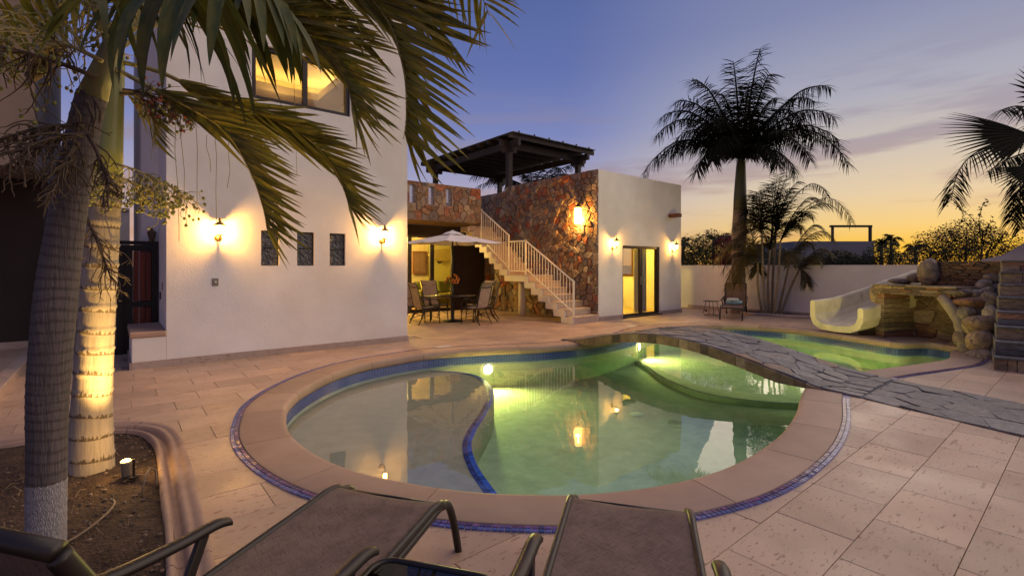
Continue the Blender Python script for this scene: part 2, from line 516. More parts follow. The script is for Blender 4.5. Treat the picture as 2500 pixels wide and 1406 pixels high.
m_mgrout = mat('mosaic_grout', (.42,.36,.42), .7)
m_plaster = mat('pool_plaster', (.52,.53,.46), .8, var=.26, scale=5, bump=.1, bscale=60, bdist=.003, detail=6, dark=((.40,.43,.38), 130, .56))

m_dim_shelf = mat('dim_shelf_pebble', (.33,.31,.27), .8, var=.2, scale=6, bump=.15, bscale=150, bdist=.004, detail=6, dark=((.22,.205,.18), 150, .55))  # grey pebble speckle; the shelf's weaker light is put into the colour
def band_tiles():
    m = mat('waterline_tile', (.03,.07,.30), .18, spec=.6)
    t = m.node_tree; b = t.nodes['Principled BSDF']; N = t.nodes.new; L = t.links.new
    uv = N('ShaderNodeUVMap'); uv.uv_map = 'UVMap'
    br = N('ShaderNodeTexBrick'); L(uv.outputs[0], br.inputs[0])
    br.offset = 0; br.inputs['Scale'].default_value = 1
    br.inputs['Color1'].default_value = (.014,.035,.19,1); br.inputs['Color2'].default_value = (.03,.075,.30,1); br.inputs['Mortar'].default_value = (.30,.32,.42,1)
    br.inputs['Mortar Size'].default_value = .0018; br.inputs['Brick Width'].default_value = .03; br.inputs['Row Height'].default_value = .03
    L(br.outputs[0], b.inputs['Base Color'])
    return m
m_band = band_tiles()

# ================================================================ the pool's outline
def catmull(pts, n=8, closed=True):
    P = [Vector((p[0], p[1], 0)) for p in pts]; out = []; N_ = len(P)
    rng_ = range(N_) if closed else range(N_-1)
    for i in rng_:
        if closed: a, b, c_, d = P[i-1], P[i], P[(i+1) % N_], P[(i+2) % N_]
        else: a, b, c_, d = P[max(i-1, 0)], P[i], P[i+1], P[min(i+2, N_-1)]
        for k in range(n):
            t = k/n
            out.append(.5*((2*b)+(c_-a)*t+(2*a-5*b+4*c_-d)*t*t+(3*b-a-3*c_+d)*t**3))
    if not closed: out.append(P[-1])
    return out
def resample(pts, step, closed=True):
    seq = pts+[pts[0]] if closed else pts
    L = sum((seq[i+1]-seq[i]).length for i in range(len(seq)-1)); n = max(3, round(L/step)); out = []
    acc = 0; i = 0; want = [k*L/n for k in range(n if closed else n+1)]
    for w_ in want:
        while i < len(seq)-2 and acc+(seq[i+1]-seq[i]).length < w_: acc += (seq[i+1]-seq[i]).length; i += 1
        l_ = (seq[i+1]-seq[i]).length
        out.append(seq[i].lerp(seq[i+1], min(1, (w_-acc)/l_ if l_ else 0)))
    return out
POOL = [(1.35,5.4),(1.2,4.73),(1.2,4.08),(1.33,3.48),(1.56,3.01),(1.80,2.66),(2.04,2.41),(2.31,2.18),(2.62,2.0),(2.97,1.86),(3.4,1.76),(3.96,1.74),
        (4.64,1.80),(5.4,1.96),(6.29,2.22),(6.8,2.32),(7.5,2.27),(8.41,2.09),(9.52,1.76),(10.23,1.58),(10.85,1.58),(11.45,1.66),(11.95,1.62),(12.2,1.9),(12.3,2.2),
        (11.85,2.55),(12.06,3.21),(12.39,4.08),(12.49,5.04),(12.15,5.89),(11.32,6.57),(10.16,6.93),(9.4,6.75),(8.8,6.55),(7.8,6.38),(6.9,6.42),(5.97,6.68),
        (5.37,7.0),(4.76,7.23),(4.13,7.36),(3.43,7.29),(2.83,7.12),(2.28,6.75),(1.79,6.23),(1.5,5.78)]
EDGE = resample(catmull(POOL, 8), .1)
NE = len(EDGE)
def tang(i): return (EDGE[(i+1) % NE]-EDGE[i-1]).normalized()
NRM = [Vector((tang(i).y, -tang(i).x, 0)) for i in range(NE)]
for _ in range(2): NRM = [(NRM[i-1]+NRM[i]*2+NRM[(i+1) % NE]).normalized() for i in range(NE)]
def off(d, i): return EDGE[i % NE]+NRM[i % NE]*d
def ring(d, z): return [Vector((p.x, p.y, z)) for p in (off(d, i) for i in range(NE))]
def nearest(x, y):
    best = min(range(NE), key=lambda i: (EDGE[i].x-x)**2+(EDGE[i].y-y)**2)
    v = Vector((x, y, 0))-EDGE[best]
    return best, v.dot(NRM[best]), v.length
def view_depth(x, y): return math.cos(AX)*x+math.sin(AX)*y
def view_u(x, y):
    d = view_depth(x, y); return (math.sin(AX)*x-math.cos(AX)*y)/d if d > .1 else 99

def sheet_with_hole(name, outer, hole, z, m):
    bm = bmesh.new(); es = []
    for loop in (outer, hole):
        vs = [bm.verts.new((p[0], p[1], z)) for p in loop]
        es += [bm.edges.new((vs[i], vs[(i+1) % len(vs)])) for i in range(len(vs))]
    bmesh.ops.triangle_fill(bm, edges=es, use_beauty=True)
    bmesh.ops.recalc_face_normals(bm, faces=bm.faces)
    for f in bm.faces:
        if f.normal.z < 0: f.normal_flip()
    me = bpy.data.meshes.new(name); bm.to_mesh(me); bm.free(); me.materials.append(m)
    return link(name, me)
o = sheet_with_hole('ground', [(-700,-700),(900,-700),(900,900),(-700,900)], [(p.x, p.y) for p in ring(.22, 0)][::2], -.04, m_earth)
o['kind'] = 'structure'
terrace = sheet_with_hole('terrace', [(-1.02,-4),(16.2,-4),(16.2,16),(-1.02,16)], [(p.x, p.y) for p in ring(.2, 0)][::2], -.014, m_grout)
terrace['kind'] = 'structure'

# ---------------------------------------------------------------- pool shell
WATER = -.20; DEEP = -.69; SHELF = -.30; LEDGE = -.60
pool = thing('swimming_pool', 'curved swimming pool with green lit water and blue tile line', 'pool', (6, 4.4, 0))
mb = MB(); mb.grid([ring(.03, -.05), ring(0, -.05), ring(0, -.115)], True)
mb.grid([ring(0, -.25), ring(0, DEEP)], True); mb.grid([ring(.02, -.05), ring(.02, DEEP)], True)
mb.build('basin_wall', m_plaster, pool, True)
mb = MB(); mb.grid([ring(.004, -.11), ring(-.006, -.115), ring(-.006, -.25), ring(.004, -.255)], True)
me = mb.mesh('waterline_tiles', m_band)
uvl = me.uv_layers.new(name='UVMap')
for p in me.polygons:
    for li in p.loop_indices:
        vi = me.loops[li].vertex_index; k = vi % NE; co = me.vertices[vi].co
        kk = NE if (k == 0 and any(me.loops[q].vertex_index % NE == NE-1 for q in p.loop_indices)) else k
        uvl.data[li].uv = (kk*.1, co.z)
link('waterline_tiles', me, pool)
me = bpy.data.meshes.new('floor'); bm = bmesh.new()
bm.faces.new([bm.verts.new((p.x, p.y, DEEP)) for p in ring(.01, 0)]); bmesh.ops.triangulate(bm, faces=bm.faces); bm.to_mesh(me); bm.free(); me.materials.append(m_plaster)
link('floor', me, pool)
def closed_region(curve, lo, hi):
    """curve (from the far edge to the near edge) closed by the stretch of the pool's edge between edge indices"""
    idx = []; i = lo
    while i != hi: idx.append(i); i = (i+1) % NE
    idx.append(hi)
    return [Vector((p.x, p.y, 0)) for p in curve]+[off(.01, i) for i in idx]
LIP = resample(catmull([(4.22,7.33),(4.5,7.02),(4.62,6.6),(4.5,6.1),(4.25,5.6),(3.9,5.15),(3.45,4.7),(3.08,4.36),(2.78,4.02),(2.55,3.6),(2.40,3.2),(2.30,2.85),(2.22,2.28)], 8, False), .06, False)
def slab(name, poly, z, bottom, m, parent):
    bm = bmesh.new(); vs = [bm.verts.new((p.x, p.y, z)) for p in poly]
    f = bm.faces.new(vs); f.normal_update()
    if f.normal.z < 0: f.normal_flip()
    r = bmesh.ops.extrude_face_region(bm, geom=[f])
    bmesh.ops.translate(bm, verts=[v for v in r['geom'] if isinstance(v, bmesh.types.BMVert)], vec=(0, 0, bottom-z))
    bmesh.ops.recalc_face_normals(bm, faces=bm.faces)
    bmesh.ops.triangulate(bm, faces=[f for f in bm.faces if len(f.verts) > 4])
    me = bpy.data.meshes.new(name); bm.to_mesh(me); bm.free(); me.materials.append(m)
    return link(name, me, parent)
iA = nearest(4.22, 7.33)[0]; iB = nearest(2.22, 2.26)[0]
shelf = slab('tanning_shelf', [Vector((p.x, p.y, 0)) for p in LIP[:-1]]+[off(.01, i % NE) for i in range(iB, iA-1 if iA < iB else iA-1, -1)] if iB > iA else
             [Vector((p.x, p.y, 0)) for p in LIP[:-1]]+[off(.01, i % NE) for i in range(iB, iA-NE-1, -1)], SHELF, DEEP-.01, m_dim_shelf, pool)
LEDGEC = resample(catmull([(8.95,6.56),(8.55,6.0),(8.1,5.45),(7.7,4.75),(7.52,4.25),(7.58,3.7),(7.85,3.2),(8.1,2.85),(8.3,2.12)], 8, False), .1, False)
jA = nearest(8.95, 6.6)[0]; jB = nearest(8.3, 2.1)[0]
slab('raised_floor', [Vector((p.x, p.y, 0)) for p in LEDGEC[:-1]]+[off(.01, i % NE) for i in range(jB, (jA if jA > jB else jA+NE)+1)], LEDGE, DEEP-.01, m_plaster, pool)
def strip(name, curve, w0, w1, z, cols, step, parent, lift=.004):
    mb = MB(); pts = curve
    nr = len(cols); rw = (w1-w0)/nr
    for i in range(len(pts)-1):
        t = (pts[i+1]-pts[i]).normalized(); n = Vector((-t.y, t.x, 0))
        for r_ in range(nr):
            a = w0+r_*rw+.002; b = w0+(r_+1)*rw-.002
            p, q = pts[i]+t*.002, pts[i+1]-t*.002
            c_ = cols[r_]; k = random.uniform(.6, 1.4); mb.col = (c_[0]*k, c_[1]*k, c_[2]*k)
            V = [p+n*a, q+n*a, q+n*b, p+n*b]
            mb.add([(v.x, v.y, z) for v in V]+[(v.x, v.y, z+lift) for v in V], [(4,5,6,7),(0,1,5,4),(1,2,6,5),(2,3,7,6),(3,0,4,7)])
    return mb.build(name, m_mosaic, parent, kind='stuff')
strip('shelf_edge_tiles', resample(LIP, .045, False), -.10, -.005, SHELF, [(.03,.05,.26),(.04,.12,.62)], .045, pool)
strip('raised_floor_edge_tiles', resample(LEDGEC, .05, False), .005, .06, LEDGE, [(.02,.04,.16)], .05, pool)
mb = MB().lathe([(.10,0),(.10,.012),(.085,.02),(.02,.022)], 20, (5.95, 4.35, DEEP)); mb.build('floor_drain', mat('drain_plastic', (.55,.6,.55), .5), pool, True)

# ---------------------------------------------------------------- coping stones
COPW = .36
k = 0; seg = 9; q = 0
while k < NE:
    n = min(seg+random.choice((0,0,1)), NE-k)
    if NE-(k+n) < 5: n = NE-k
    prof = [(COPW,-.035),(COPW,.010),(COPW-.006,.0135),(.02,.0135),(-.008,.010),(-.026,-.004),(-.036,-.026),(-.036,-.08),(-.028,-.104),(.03,-.108)]
    rows = []
    for j in range(n+1):
        e_ = .035 if j == 0 else (-.035 if j == n else 0)
        i = k+j
        A = [off(d, i)+tang((i) % NE)*(.0035 if j == 0 else -.0035 if j == n else 0) for d, z in prof]
        rows.append([Vector((p.x, p.y, z)) for p, (d, z) in zip(A, prof)])
    mb = MB(); t_ = random.uniform(.86, 1.1); mb.col = (.40*t_, .27*t_*random.uniform(.97,1.03), .185*t_)
    mb.grid(rows)
    for r_, fl in ((rows[0], 0), (rows[-1], 1)): mb.add(r_, [tuple(range(len(r_))) if fl else tuple(range(len(r_)-1, -1, -1))])
    mb.build('coping_stone', m_coping, pool, True)
    k += n; q += 1

# ---------------------------------------------------------------- mosaic border let into the terrace
mosaic = thing('mosaic_border', 'two rows of small blue glazed tiles ringing the coping', 'tile border', (2, 2, 0))
band = [ring(COPW+.004, .002), ring(COPW+.074, .002)]
MB().grid(band[::-1], True).build('grout_bed', m_mgrout, mosaic)
outer = resample(ring(COPW+.039, 0), .038)
tiles = []
for i in range(len(outer)):
    p = outer[i]; t = (outer[(i+1) % len(outer)]-outer[i-1]).normalized(); n = Vector((t.y, -t.x, 0))
    if 5.9 < p.x < 8.6 and p.y < 2.1 and p.x > 6.4-.1*(2-p.y) and p.x < 8.1: continue
    for r_, c_ in ((-1, (.11,.06,.16)), (1, (.075,.09,.27))):
        j = random.uniform(.6, 1.35)
        tiles.append((view_depth(p.x, p.y), p+n*(.017*r_), t, n, (c_[0]*j*random.uniform(.8,1.5), c_[1]*j, c_[2]*j)))
tiles.sort(key=lambda a: (abs(view_u(a[1].x, a[1].y)) > 1.1, a[0]))
rest = MB()
for i, (d_, p, t, n, c_) in enumerate(tiles):
    mb = MB() if i < 300 else rest
    mb.col = c_; h = Vector((0,0,.004)); a, b = t*.0165, n*.0148; ht = Vector((0,0,.0105+random.uniform(-.0012,.0012)))
    lo = [p-a-b+h*.4, p+a-b+h*.4, p+a+b+h*.4, p-a+b+h*.4]
    tl = Vector((0,0,random.uniform(-.001,.001)))
    hi = [p-a*.94-b*.94+ht+tl, p+a*.94-b*.94+ht, p+a*.94+b*.94+ht-tl, p-a*.94+b*.94+ht]
    mb.add(lo+hi, [(4,5,6,7),(0,1,5,4),(1,2,6,5),(2,3,7,6),(3,0,4,7)])
    if i < 300: mb.build('mosaic_tile', m_mosaic, mosaic)
rest.build('mosaic_tiles', m_mosaic, mosaic, kind='stuff')

# ---------------------------------------------------------------- water
mw = bpy.data.materials.new('pool_water'); mw.use_nodes = True
t = mw.node_tree; t.nodes.remove(t.nodes['Principled BSDF'])
N = t.nodes.new; L = t.links.new
tr = N('ShaderNodeBsdfTransparent'); tr.inputs[0].default_value = (.96,1,.97,1)
gl = N('ShaderNodeBsdfGlossy'); gl.inputs['Roughness'].default_value = .012; gl.inputs[0].default_value = (1,1,1,1)
fr, fo = schlick(t, .058)
tc_ = N('ShaderNodeTexCoord'); nb = N('ShaderNodeTexNoise'); L(tc_.outputs['Object'], nb.inputs[0]); nb.inputs['Scale'].default_value = 2.2; nb.inputs['Detail'].default_value = 3
bp = N('ShaderNodeBump'); bp.inputs['Strength'].default_value = .10; bp.inputs['Distance'].default_value = .02; L(nb.outputs[0], bp.inputs['Height'])
L(bp.outputs[0], gl.inputs['Normal']); L(bp.outputs[0], fr.inputs['Normal'])
mx = N('ShaderNodeMixShader'); L(fo, mx.inputs[0]); L(tr.outputs[0], mx.inputs[1]); L(gl.outputs[0], mx.inputs[2])
L(mx.outputs[0], t.nodes['Material Output'].inputs['Surface'])
va = N('ShaderNodeVolumeAbsorption'); va.inputs['Color'].default_value = (.60,.92,.56,1); va.inputs['Density'].default_value = .5
L(va.outputs[0], t.nodes['Material Output'].inputs['Volume'])
bm = bmesh.new()
top = [bm.verts.new(p) for p in ring(.012, WATER)]; bot = [bm.verts.new(p) for p in ring(.012, DEEP-.05)]
bm.faces.new(top); bm.faces.new(bot[::-1])
for i in range(NE): bm.faces.new((top[i], bot[i], bot[(i+1) % NE], top[(i+1) % NE]))
bmesh.ops.recalc_face_normals(bm, faces=bm.faces)
bmesh.ops.triangulate(bm, faces=[f for f in bm.faces if len(f.verts) > 4])
me = bpy.data.meshes.new('water'); bm.to_mesh(me); bm.free(); me.materials.append(mw)
o = link('water', me); o['kind'] = 'structure'

# ---------------------------------------------------------------- underwater lamps
m_lens = emission('lamp_lens', (1,.78,.34), 26)
m_ring = mat('lamp_ring', (.7,.7,.66), .35, metal=.6)
def pool_lamp(i, z, label, power):
    p = off(-.012, i); n = -NRM[i]
    q_ = n.to_track_quat('Z', 'Y').to_matrix().to_4x4()
    r_ = thing('pool_lamp', label, 'pool lamp', (p.x, p.y, z), 'underwater lamps in the pool wall')
    m_ = Matrix.Translation((p.x, p.y, z)) @ q_
    MB().lathe([(.115,0),(.115,.02),(.09,.03),(.085,.02)], 20, m=m_.to_3x3().to_4x4(), c=(p.x,p.y,z), cap=False).build('rim', m_ring, r_, True)
    MB().lathe([(.088,.018),(.06,.028),(.01,.032)], 20, m=m_.to_3x3().to_4x4(), c=(p.x,p.y,z)).build('lens', m_lens, r_, True)
    l = bpy.data.lights.new('pool_lamp_light', 'SPOT'); l.energy = power; l.color = (1,.72,.24); l.shadow_soft_size = .06; l.spot_size = R(168); l.spot_blend = 1.0
    o = bpy.data.objects.new('pool_lamp_light', l); C.objects.link(o)
    o.location = Vector((p.x, p.y, z))+n*.06; o.rotation_euler = (n+Vector((0,0,-.12))).to_track_quat('-Z', 'Y').to_euler(); setp(o, r_)
pool_lamp(nearest(5.25, 7.06)[0], -.36, 'round lit pool lamp in the far wall beside the shelf lip', 360)
pool_lamp(nearest(9.2, 6.68)[0], -.32, 'round lit pool lamp in the wall behind the stone bridge', 340)
pool_lamp(nearest(9.6, 1.74)[0], -.34, 'round lit pool lamp in the near wall of the basin below the slide', 380)
# ================================================================ planter outline (soil bed with the two palms)
BED = resample(catmull([(-2.5,5.76),(-1.5,5.75),(-.72,5.72),(-.35,5.69),(-.05,5.62),(.18,5.48),(.33,5.22),(.385,4.85),(.38,4.3),(.365,3.7),(.345,3.1),(.31,2.5),(.25,1.5),(.2,.4)], 8, False), .08, False)
def bed_side(x, y):
    """metres outside the bed's kerb line (positive: on the terrace)"""
    if y > 5.9: return 1
    b = min(range(len(BED)), key=lambda i: (BED[i].x-x)**2+(BED[i].y-y)**2)
    t = (BED[min(b+1, len(BED)-1)]-BED[max(b-1, 0)]).normalized(); n = Vector((-t.y, t.x, 0))
    return (Vector((x, y, 0))-BED[b]).dot(n)
# ---------------------------------------------------------------- terrace tiles
TX, TY = .61, .405
tl = []
rows = int((16+4)/TY)
def clear_of_buildings(x0, x1, y0, y1):
    if x1 > .62 and x0 < 4.55 and y0 > 8.86: return False
    if x0 > 10.24 and x1 < 14.4 and y0 > 8.72: return False
    if y0 > 14.0 or x0 > 16.1: return False
    if x1 < -.98: return False
    return True
for j in range(rows):
    y0 = -4+j*TY
    offx = (j % 2)*TX*.5+((j*37) % 5)*.03
    for i in range(-2, 30):
        x0 = -1.02+i*TX-offx; x1 = x0+TX; y1 = y0+TY
        if not clear_of_buildings(x0, x1, y0, y1): continue
        cx, cy_ = (x0+x1)/2, (y0+y1)/2
        if view_depth(cx, cy_) < .9 or abs(view_u(cx, cy_)) > 1.35: continue
        g = .0018
        poly = [(max(x0, -1.02)+g, y0+g), (x1-g, y0+g), (x1-g, y1-g), (max(x0, -1.02)+g, y1-g)]
        if poly[1][0]-poly[0][0] < .02: continue
        dmin = 9
        if nearest(cx, cy_)[1] < .1: continue
        for pt in poly+[(cx, cy_)]:
            b, sd, dd = nearest(*pt)
            dmin = min(dmin, sd if dd < 1.2 else 9)
        if dmin < COPW+.12:
            b, sd, dd = nearest(cx, cy_)
            if sd < .1: continue
            e = off(COPW+.045, b)
            poly = clip_half(poly, (e.x, e.y), (NRM[b].x, NRM[b].y))
            if len(poly) < 3 or area(poly) < .002: continue
            if min(nearest(*p)[1] for p in poly) < .15: continue
        if cy_ < 6.4 and cx < 1.2:
            s_ = [bed_side(*p) for p in poly]
            if max(s_) < .02: continue
            if min(s_) < .0:
                b = min(range(len(BED)), key=lambda q: (BED[q].x-cx)**2+(BED[q].y-cy_)**2)
                t = (BED[min(b+1, len(BED)-1)]-BED[max(b-1, 0)]).normalized(); n = Vector((-t.y, t.x, 0)); e = BED[b]-n*.03
                poly = clip_half(poly, (e.x, e.y), (n.x, n.y))
                if len(poly) < 3: continue
        seen = abs(view_u(cx, cy_)) < 1.08
        tl.append((0 if seen else 1, view_depth(cx, cy_), poly))
tl.sort(key=lambda a: (a[0], a[1]))
rest = MB()
for i, (s_, d_, poly) in enumerate(tl):
    mb = MB() if i < 300 else rest
    k = random.uniform(.87, 1.10); h = random.uniform(-.03, .03)
    mb.col = (.48*k, .33*k*(1+h*.5), .225*k*(1+h))
    dz = random.uniform(-.0012, .0012); n = len(poly)
    cx = sum(p[0] for p in poly)/n; cy_ = sum(p[1] for p in poly)/n
    e = .0025
    def ins(p): 
        dx, dy = p[0]-cx, p[1]-cy_; L_ = math.hypot(dx, dy) or 1
        return (p[0]-dx/L_*e, p[1]-dy/L_*e, dz)
    mb.add([(p[0], p[1], -.012) for p in poly]+[(p[0], p[1], -.002+dz) for p in poly]+[ins(p) for p in poly],
           [tuple(range(2*n, 3*n))]+[(a, (a+1) % n, n+(a+1) % n, n+a) for a in range(n)]+[(n+a, n+(a+1) % n, 2*n+(a+1) % n, 2*n+a) for a in range(n)])
    if i < 300: mb.build('terrace_tile', m_trav, terrace)
rest.build('terrace_tiles', m_trav, terrace, kind='stuff')

# ---------------------------------------------------------------- soil bed and its moulded kerb
m_soil = mat('soil', (.052,.028,.015), .95, var=.6, scale=14, bump=.9, bscale=55, bdist=.03, detail=8, hue2=(.085,.048,.026), dark=((.17,.115,.075), 160, .67))
m_kerb = mat('cast_kerb', (.40,.26,.18), .8, var=.2, scale=6, bump=.5, bscale=170, bdist=.006, dark=((.28,.18,.12), 60, .66))
bedo = thing('planter_kerb', 'moulded terracotta coloured kerb curving round the palm bed', 'kerb', (.36, 4.3, 0))
prof = [(.045,-.02),(.05,.05),(.04,.085),(.015,.1),(-.012,.095),(-.03,.09),(-.04,.086),(-.055,.086),(-.068,.089),(-.085,.092),(-.105,.088),(-.12,.07),(-.125,.055),(-.14,.05),(-.17,.05),(-.185,.06),(-.2,.075),(-.22,.08),(-.24,.07),(-.25,.03),(-.25,-.03)]
cuts = list(range(0, len(BED), 17))+[len(BED)-1]
for a, b in zip(cuts[:-1], cuts[1:]):
    if b-a < 2: continue
    rows = []
    for i in range(a, b+1):
        t = (BED[min(i+1, len(BED)-1)]-BED[max(i-1, 0)]).normalized(); n = Vector((-t.y, t.x, 0))
        sh = t*(.003 if i == a else -.003 if i == b else 0)
        rows.append([BED[i]+n*(d*.66+.02)+sh+Vector((0,0,z)) for d, z in prof])
    MB().grid(rows[::-1]).build('kerb_piece', m_kerb, bedo, True)
# soil surface, mounded and lumpy
mb = MB(); rows = []
for j in range(46):
    y = .2+j*.122
    xr = min(BED, key=lambda p: abs(p.y-y)).x-.10 if y < 5.6 else .0
    row = []
    for i in range(40):
        x = -2.6+(xr+2.6)*i/39
        z = .045+.03*mnoise.noise(Vector((x*1.7, y*1.7, 0)))+.016*mnoise.noise(Vector((x*9, y*9, 3)))
        row.append((x, y, z))
    rows.append(row)
o = mb.grid(rows).build('soil', m_soil, None, True); o['kind'] = 'structure'
# pebbles, clods and dry litter
m_peb = mat('pebbles', (.2,.15,.11), .85, attr=True, var=.3, scale=40)
mb = MB(); rg = random.Random(3)
for i in range(900):
    y = rg.uniform(1.6, 5.5); xr = min(BED, key=lambda p: abs(p.y-y)).x-.15
    x = xr-abs(rg.gauss(0, .5)); s_ = rg.choice((.004,.006,.006,.009,.013))
    if x < -1.8: continue
    k = rg.uniform(.4, 1.5); mb.col = (.15*k, .10*k, .07*k)
    z = .045+.03*mnoise.noise(Vector((x*1.7, y*1.7, 0)))+.016*mnoise.noise(Vector((x*9, y*9, 3)))
    mb.ball((x, y, z+s_*.3), s_, 5, 2, (rg.uniform(.8,1.4), rg.uniform(.8,1.3), .7))
for i in range(70):   # seeds fallen into the kerb's groove
    q = rg.randrange(8, len(BED)-14); t = (BED[q+1]-BED[q-1]).normalized(); n = Vector((-t.y, t.x, 0)); k = rg.uniform(.5, 1.4)
    mb.col = (.16*k, .10*k, .06*k); p = BED[q]+n*(.02-.155*.66+rg.uniform(-.01,.01)); mb.ball((p.x, p.y, .042), rg.uniform(.006,.011), 5, 2, (1.3,1,.8))
tag(mb.build('pebbles', m_peb, None, kind='stuff'), 'loose pebbles and palm seeds scattered over the dark soil', 'pebbles')
m_straw = mat('dry_straw', (.22,.15,.08), .8, var=.3, scale=20)
mb = MB()
for i in range(60):
    y = rg.uniform(2.3, 5.4); xr = min(BED, key=lambda p: abs(p.y-y)).x-.26; x = xr-abs(rg.gauss(0, .55)); a = rg.uniform(0, PI); l_ = rg.uniform(.03,.16)
    mb.tube([(x+math.cos(a)*l_*t_, y+math.sin(a)*l_*t_, .065+.03*math.sin(t_*3)) for t_ in (0,.5,1)], rg.choice((.0015,.002,.003)), 4)
tag(mb.build('dry_litter', m_straw, None, kind='stuff'), 'thin dry straw and twigs lying on the soil', 'litter')
# a pale irrigation hose looping out of the soil
m_hose = mat('hose', (.16,.11,.07), .6)
tag(MB().tube(catmull([(-.55,3.1),(-.35,3.35),(-.18,3.42),(-.05,3.62),(.0,3.78),(-.02,3.86)], 6, False), .007, 6).build('irrigation_hose', m_hose, None, True), 'thin brown irrigation hose snaking across the palm bed', 'hose')
bpy.data.objects['irrigation_hose'].location.z = .07
tag(MB().tube([(.13,3.88,.02),(.15,3.93,.13),(.18,3.98,.17),(.21,3.99,.15),(.215,3.96,.07),(.22,3.95,.03)], .006, 6).build('cable_loop', m_hose, None, True), 'short pale cable looping up beside the ground spotlight', 'cable')

# ---------------------------------------------------------------- raised side terrace on the far left
m_trav_plain = travertine('travertine_far', (.47,.33,.235))
st = thing('side_terrace', None, None, (-3, 9, 0)); st['kind'] = 'structure'
MB().box(-9, -1.03, 5.95, 12.2, -.05, .085).build('floor_slab', m_trav_plain, st)
for i in range(9):
    MB().box(-1.16, -1.0, 5.97+i*.69, 5.97+i*.69+.685, -.03, .115).build('edge_stone', m_trav_trim, st, bevel=.008)
# ================================================================ the white house
m_frame = mat('dark_bronze_frame', (.022,.014,.010), .45, spec=.4)
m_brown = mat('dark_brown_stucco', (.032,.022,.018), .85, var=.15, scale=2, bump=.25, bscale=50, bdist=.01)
m_gblock = mat('dark_glass_block', (.035,.035,.04), .12, spec=.8, bump=1.0, bscale=16, bdist=.05, var=.4, scale=9)
m_mort = mat('block_mortar', (.42,.37,.32), .85)
m_pane = glassy('window_glass', (.97,.98,.97), 1.45)
m_roomwall = mat('room_paint', (.72,.60,.36), .8, var=.05, scale=1)
m_ceil = mat('room_ceiling', (.75,.68,.52), .85)
WARM = (1, .62, .22)
house = thing('white_house', 'white two storey stucco house with a lit window behind palm fronds', 'house', (2.6, 8.9, 0))
X0, X1, Y0, ZT = .6, 4.57, 8.9, 7.3
BW = [(1.89, 2.17), (2.46, 2.75), (3.02, 3.31)]
UW = (1.75, 3.4, 4.28, 5.2)
holes = [(a, b, 1.51, 2.1) for a, b in BW]+[UW]
mb = MB()
wall_cells(mb, X0, X1, -.02, ZT, holes, lambda a, z, d: (a, Y0+d, z), .22)
mb.build('front_wall', m_stucco, house)
MB().box(X0, X0+.2, Y0+.222, 10.598, -.02, ZT).build('side_wall', m_stucco, house)
MB().box(X1-.2, X1, Y0+.222, 18, -.02, ZT).build('side_wall', m_stucco, house)
MB().box(.36, .8, 10.6, 15, -.02, ZT).build('back_wing', m_stucco, house)
MB().box(X0+.2, X1-.2, Y0+.222, 15, ZT-.3, ZT-.1).build('roof_slab', m_stucco, house)
# upstairs room
MB().box(.802, X1-.202, 9.13, 12.7, 3.0, 3.12).build('upper_floor', m_roomwall, house)
MB().box(.802, X1-.202, 12.7, 12.8, 3.0, 6.4).build('room_wall', m_roomwall, house)
MB().box(.802, X1-.202, 9.13, 12.698, 6.0, 6.1).build('room_ceiling', m_ceil, house)
MB().box(.802, X1-.202, 11.9, 12.698, 5.45, 5.62).box(3.75, X1-.202, 9.13, 11.898, 5.45, 5.62).build('cove', m_ceil, house)
m_cove = emission('cove_light', (1,.60,.14), 12)
MB().box(.9, 4.2, 12.3, 12.36, 5.63, 5.66).box(4.1, 4.16, 9.3, 12.2, 5.63, 5.66).build('cove_strip', m_cove, house)
point('upstairs_light', (2.9, 11.6, 5.2), 7, (1,.56,.16), .1, house)
# upper window: dark frame, two lights
wx0, wx1, wz0, wz1 = UW
wf = MB()
for a, b, c_, d in ((wx0, wx0+.07, wz0, wz1), (wx1-.07, wx1, wz0, wz1), (wx0+.07, wx1-.07, wz1-.07, wz1), (wx0+.07, wx1-.07, wz0, wz0+.07)):
    wf.box(a, b, Y0+.05, Y0+.13, c_, d)
wf = wf.build('window', m_frame, house)
MB().box(2.57, 2.65, Y0+.045, Y0+.125, wz0+.071, wz1-.071).build('mullion', m_frame, wf)
MB().box(wx0+.07, 2.57, Y0+.085, Y0+.09, wz0+.07, wz1-.07).build('pane', m_pane, wf)
MB().box(2.65, wx1-.07, Y0+.105, Y0+.11, wz0+.07, wz1-.07).build('pane', m_pane, wf)
for a, b in BW:
    g = MB().box(a, b, Y0+.10, Y0+.11, 1.51, 2.1).build('block_window', m_mort, house)
    for z0 in (1.52, 1.81):
        MB().box(a+.012, b-.012, Y0+.05, Y0+.104, z0, z0+.28).build('glass_block', m_gblock, g, bevel=.012)
    MB().box(a-.0, b+.0, Y0-.002, Y0+.1, 1.504, 1.512).build('sill', m_stucco, g)
# skirting of travertine pieces
x = .19; rg = random.Random(5)
while x < X1+.015:
    w_ = min(rg.uniform(.56, .62), X1+.02-x)
    y_ = Y0-.022 if x+w_ > .62 else Y0-.018
    MB().box(x+.001, x+w_-.001, Y0-.022, Y0-.001, -.01, .105+rg.uniform(-.003,.003)).build('skirting_piece', m_trav_trim, house, bevel=.003)
    x += w_
# low bench block at the corner
bn = thing('corner_bench', 'low white stucco bench with a stone cap beside the gate', 'bench', (.4, 9.6, 0))
MB().box(.19, .598, Y0, 10.35, -.01, .455).build('body', m_stucco, bn, bevel=.01)
MB().box(.165, .598, Y0-.02, 10.36, .457, .535).build('cap', mat('bench_cap', (.42,.27,.19), .7, var=.15, scale=5, bump=.2, bscale=80), bn, bevel=.015)
MB().box(.166, .188, Y0-.02, 10.35, -.01, .10).build('skirting_piece', m_trav_trim, bn)
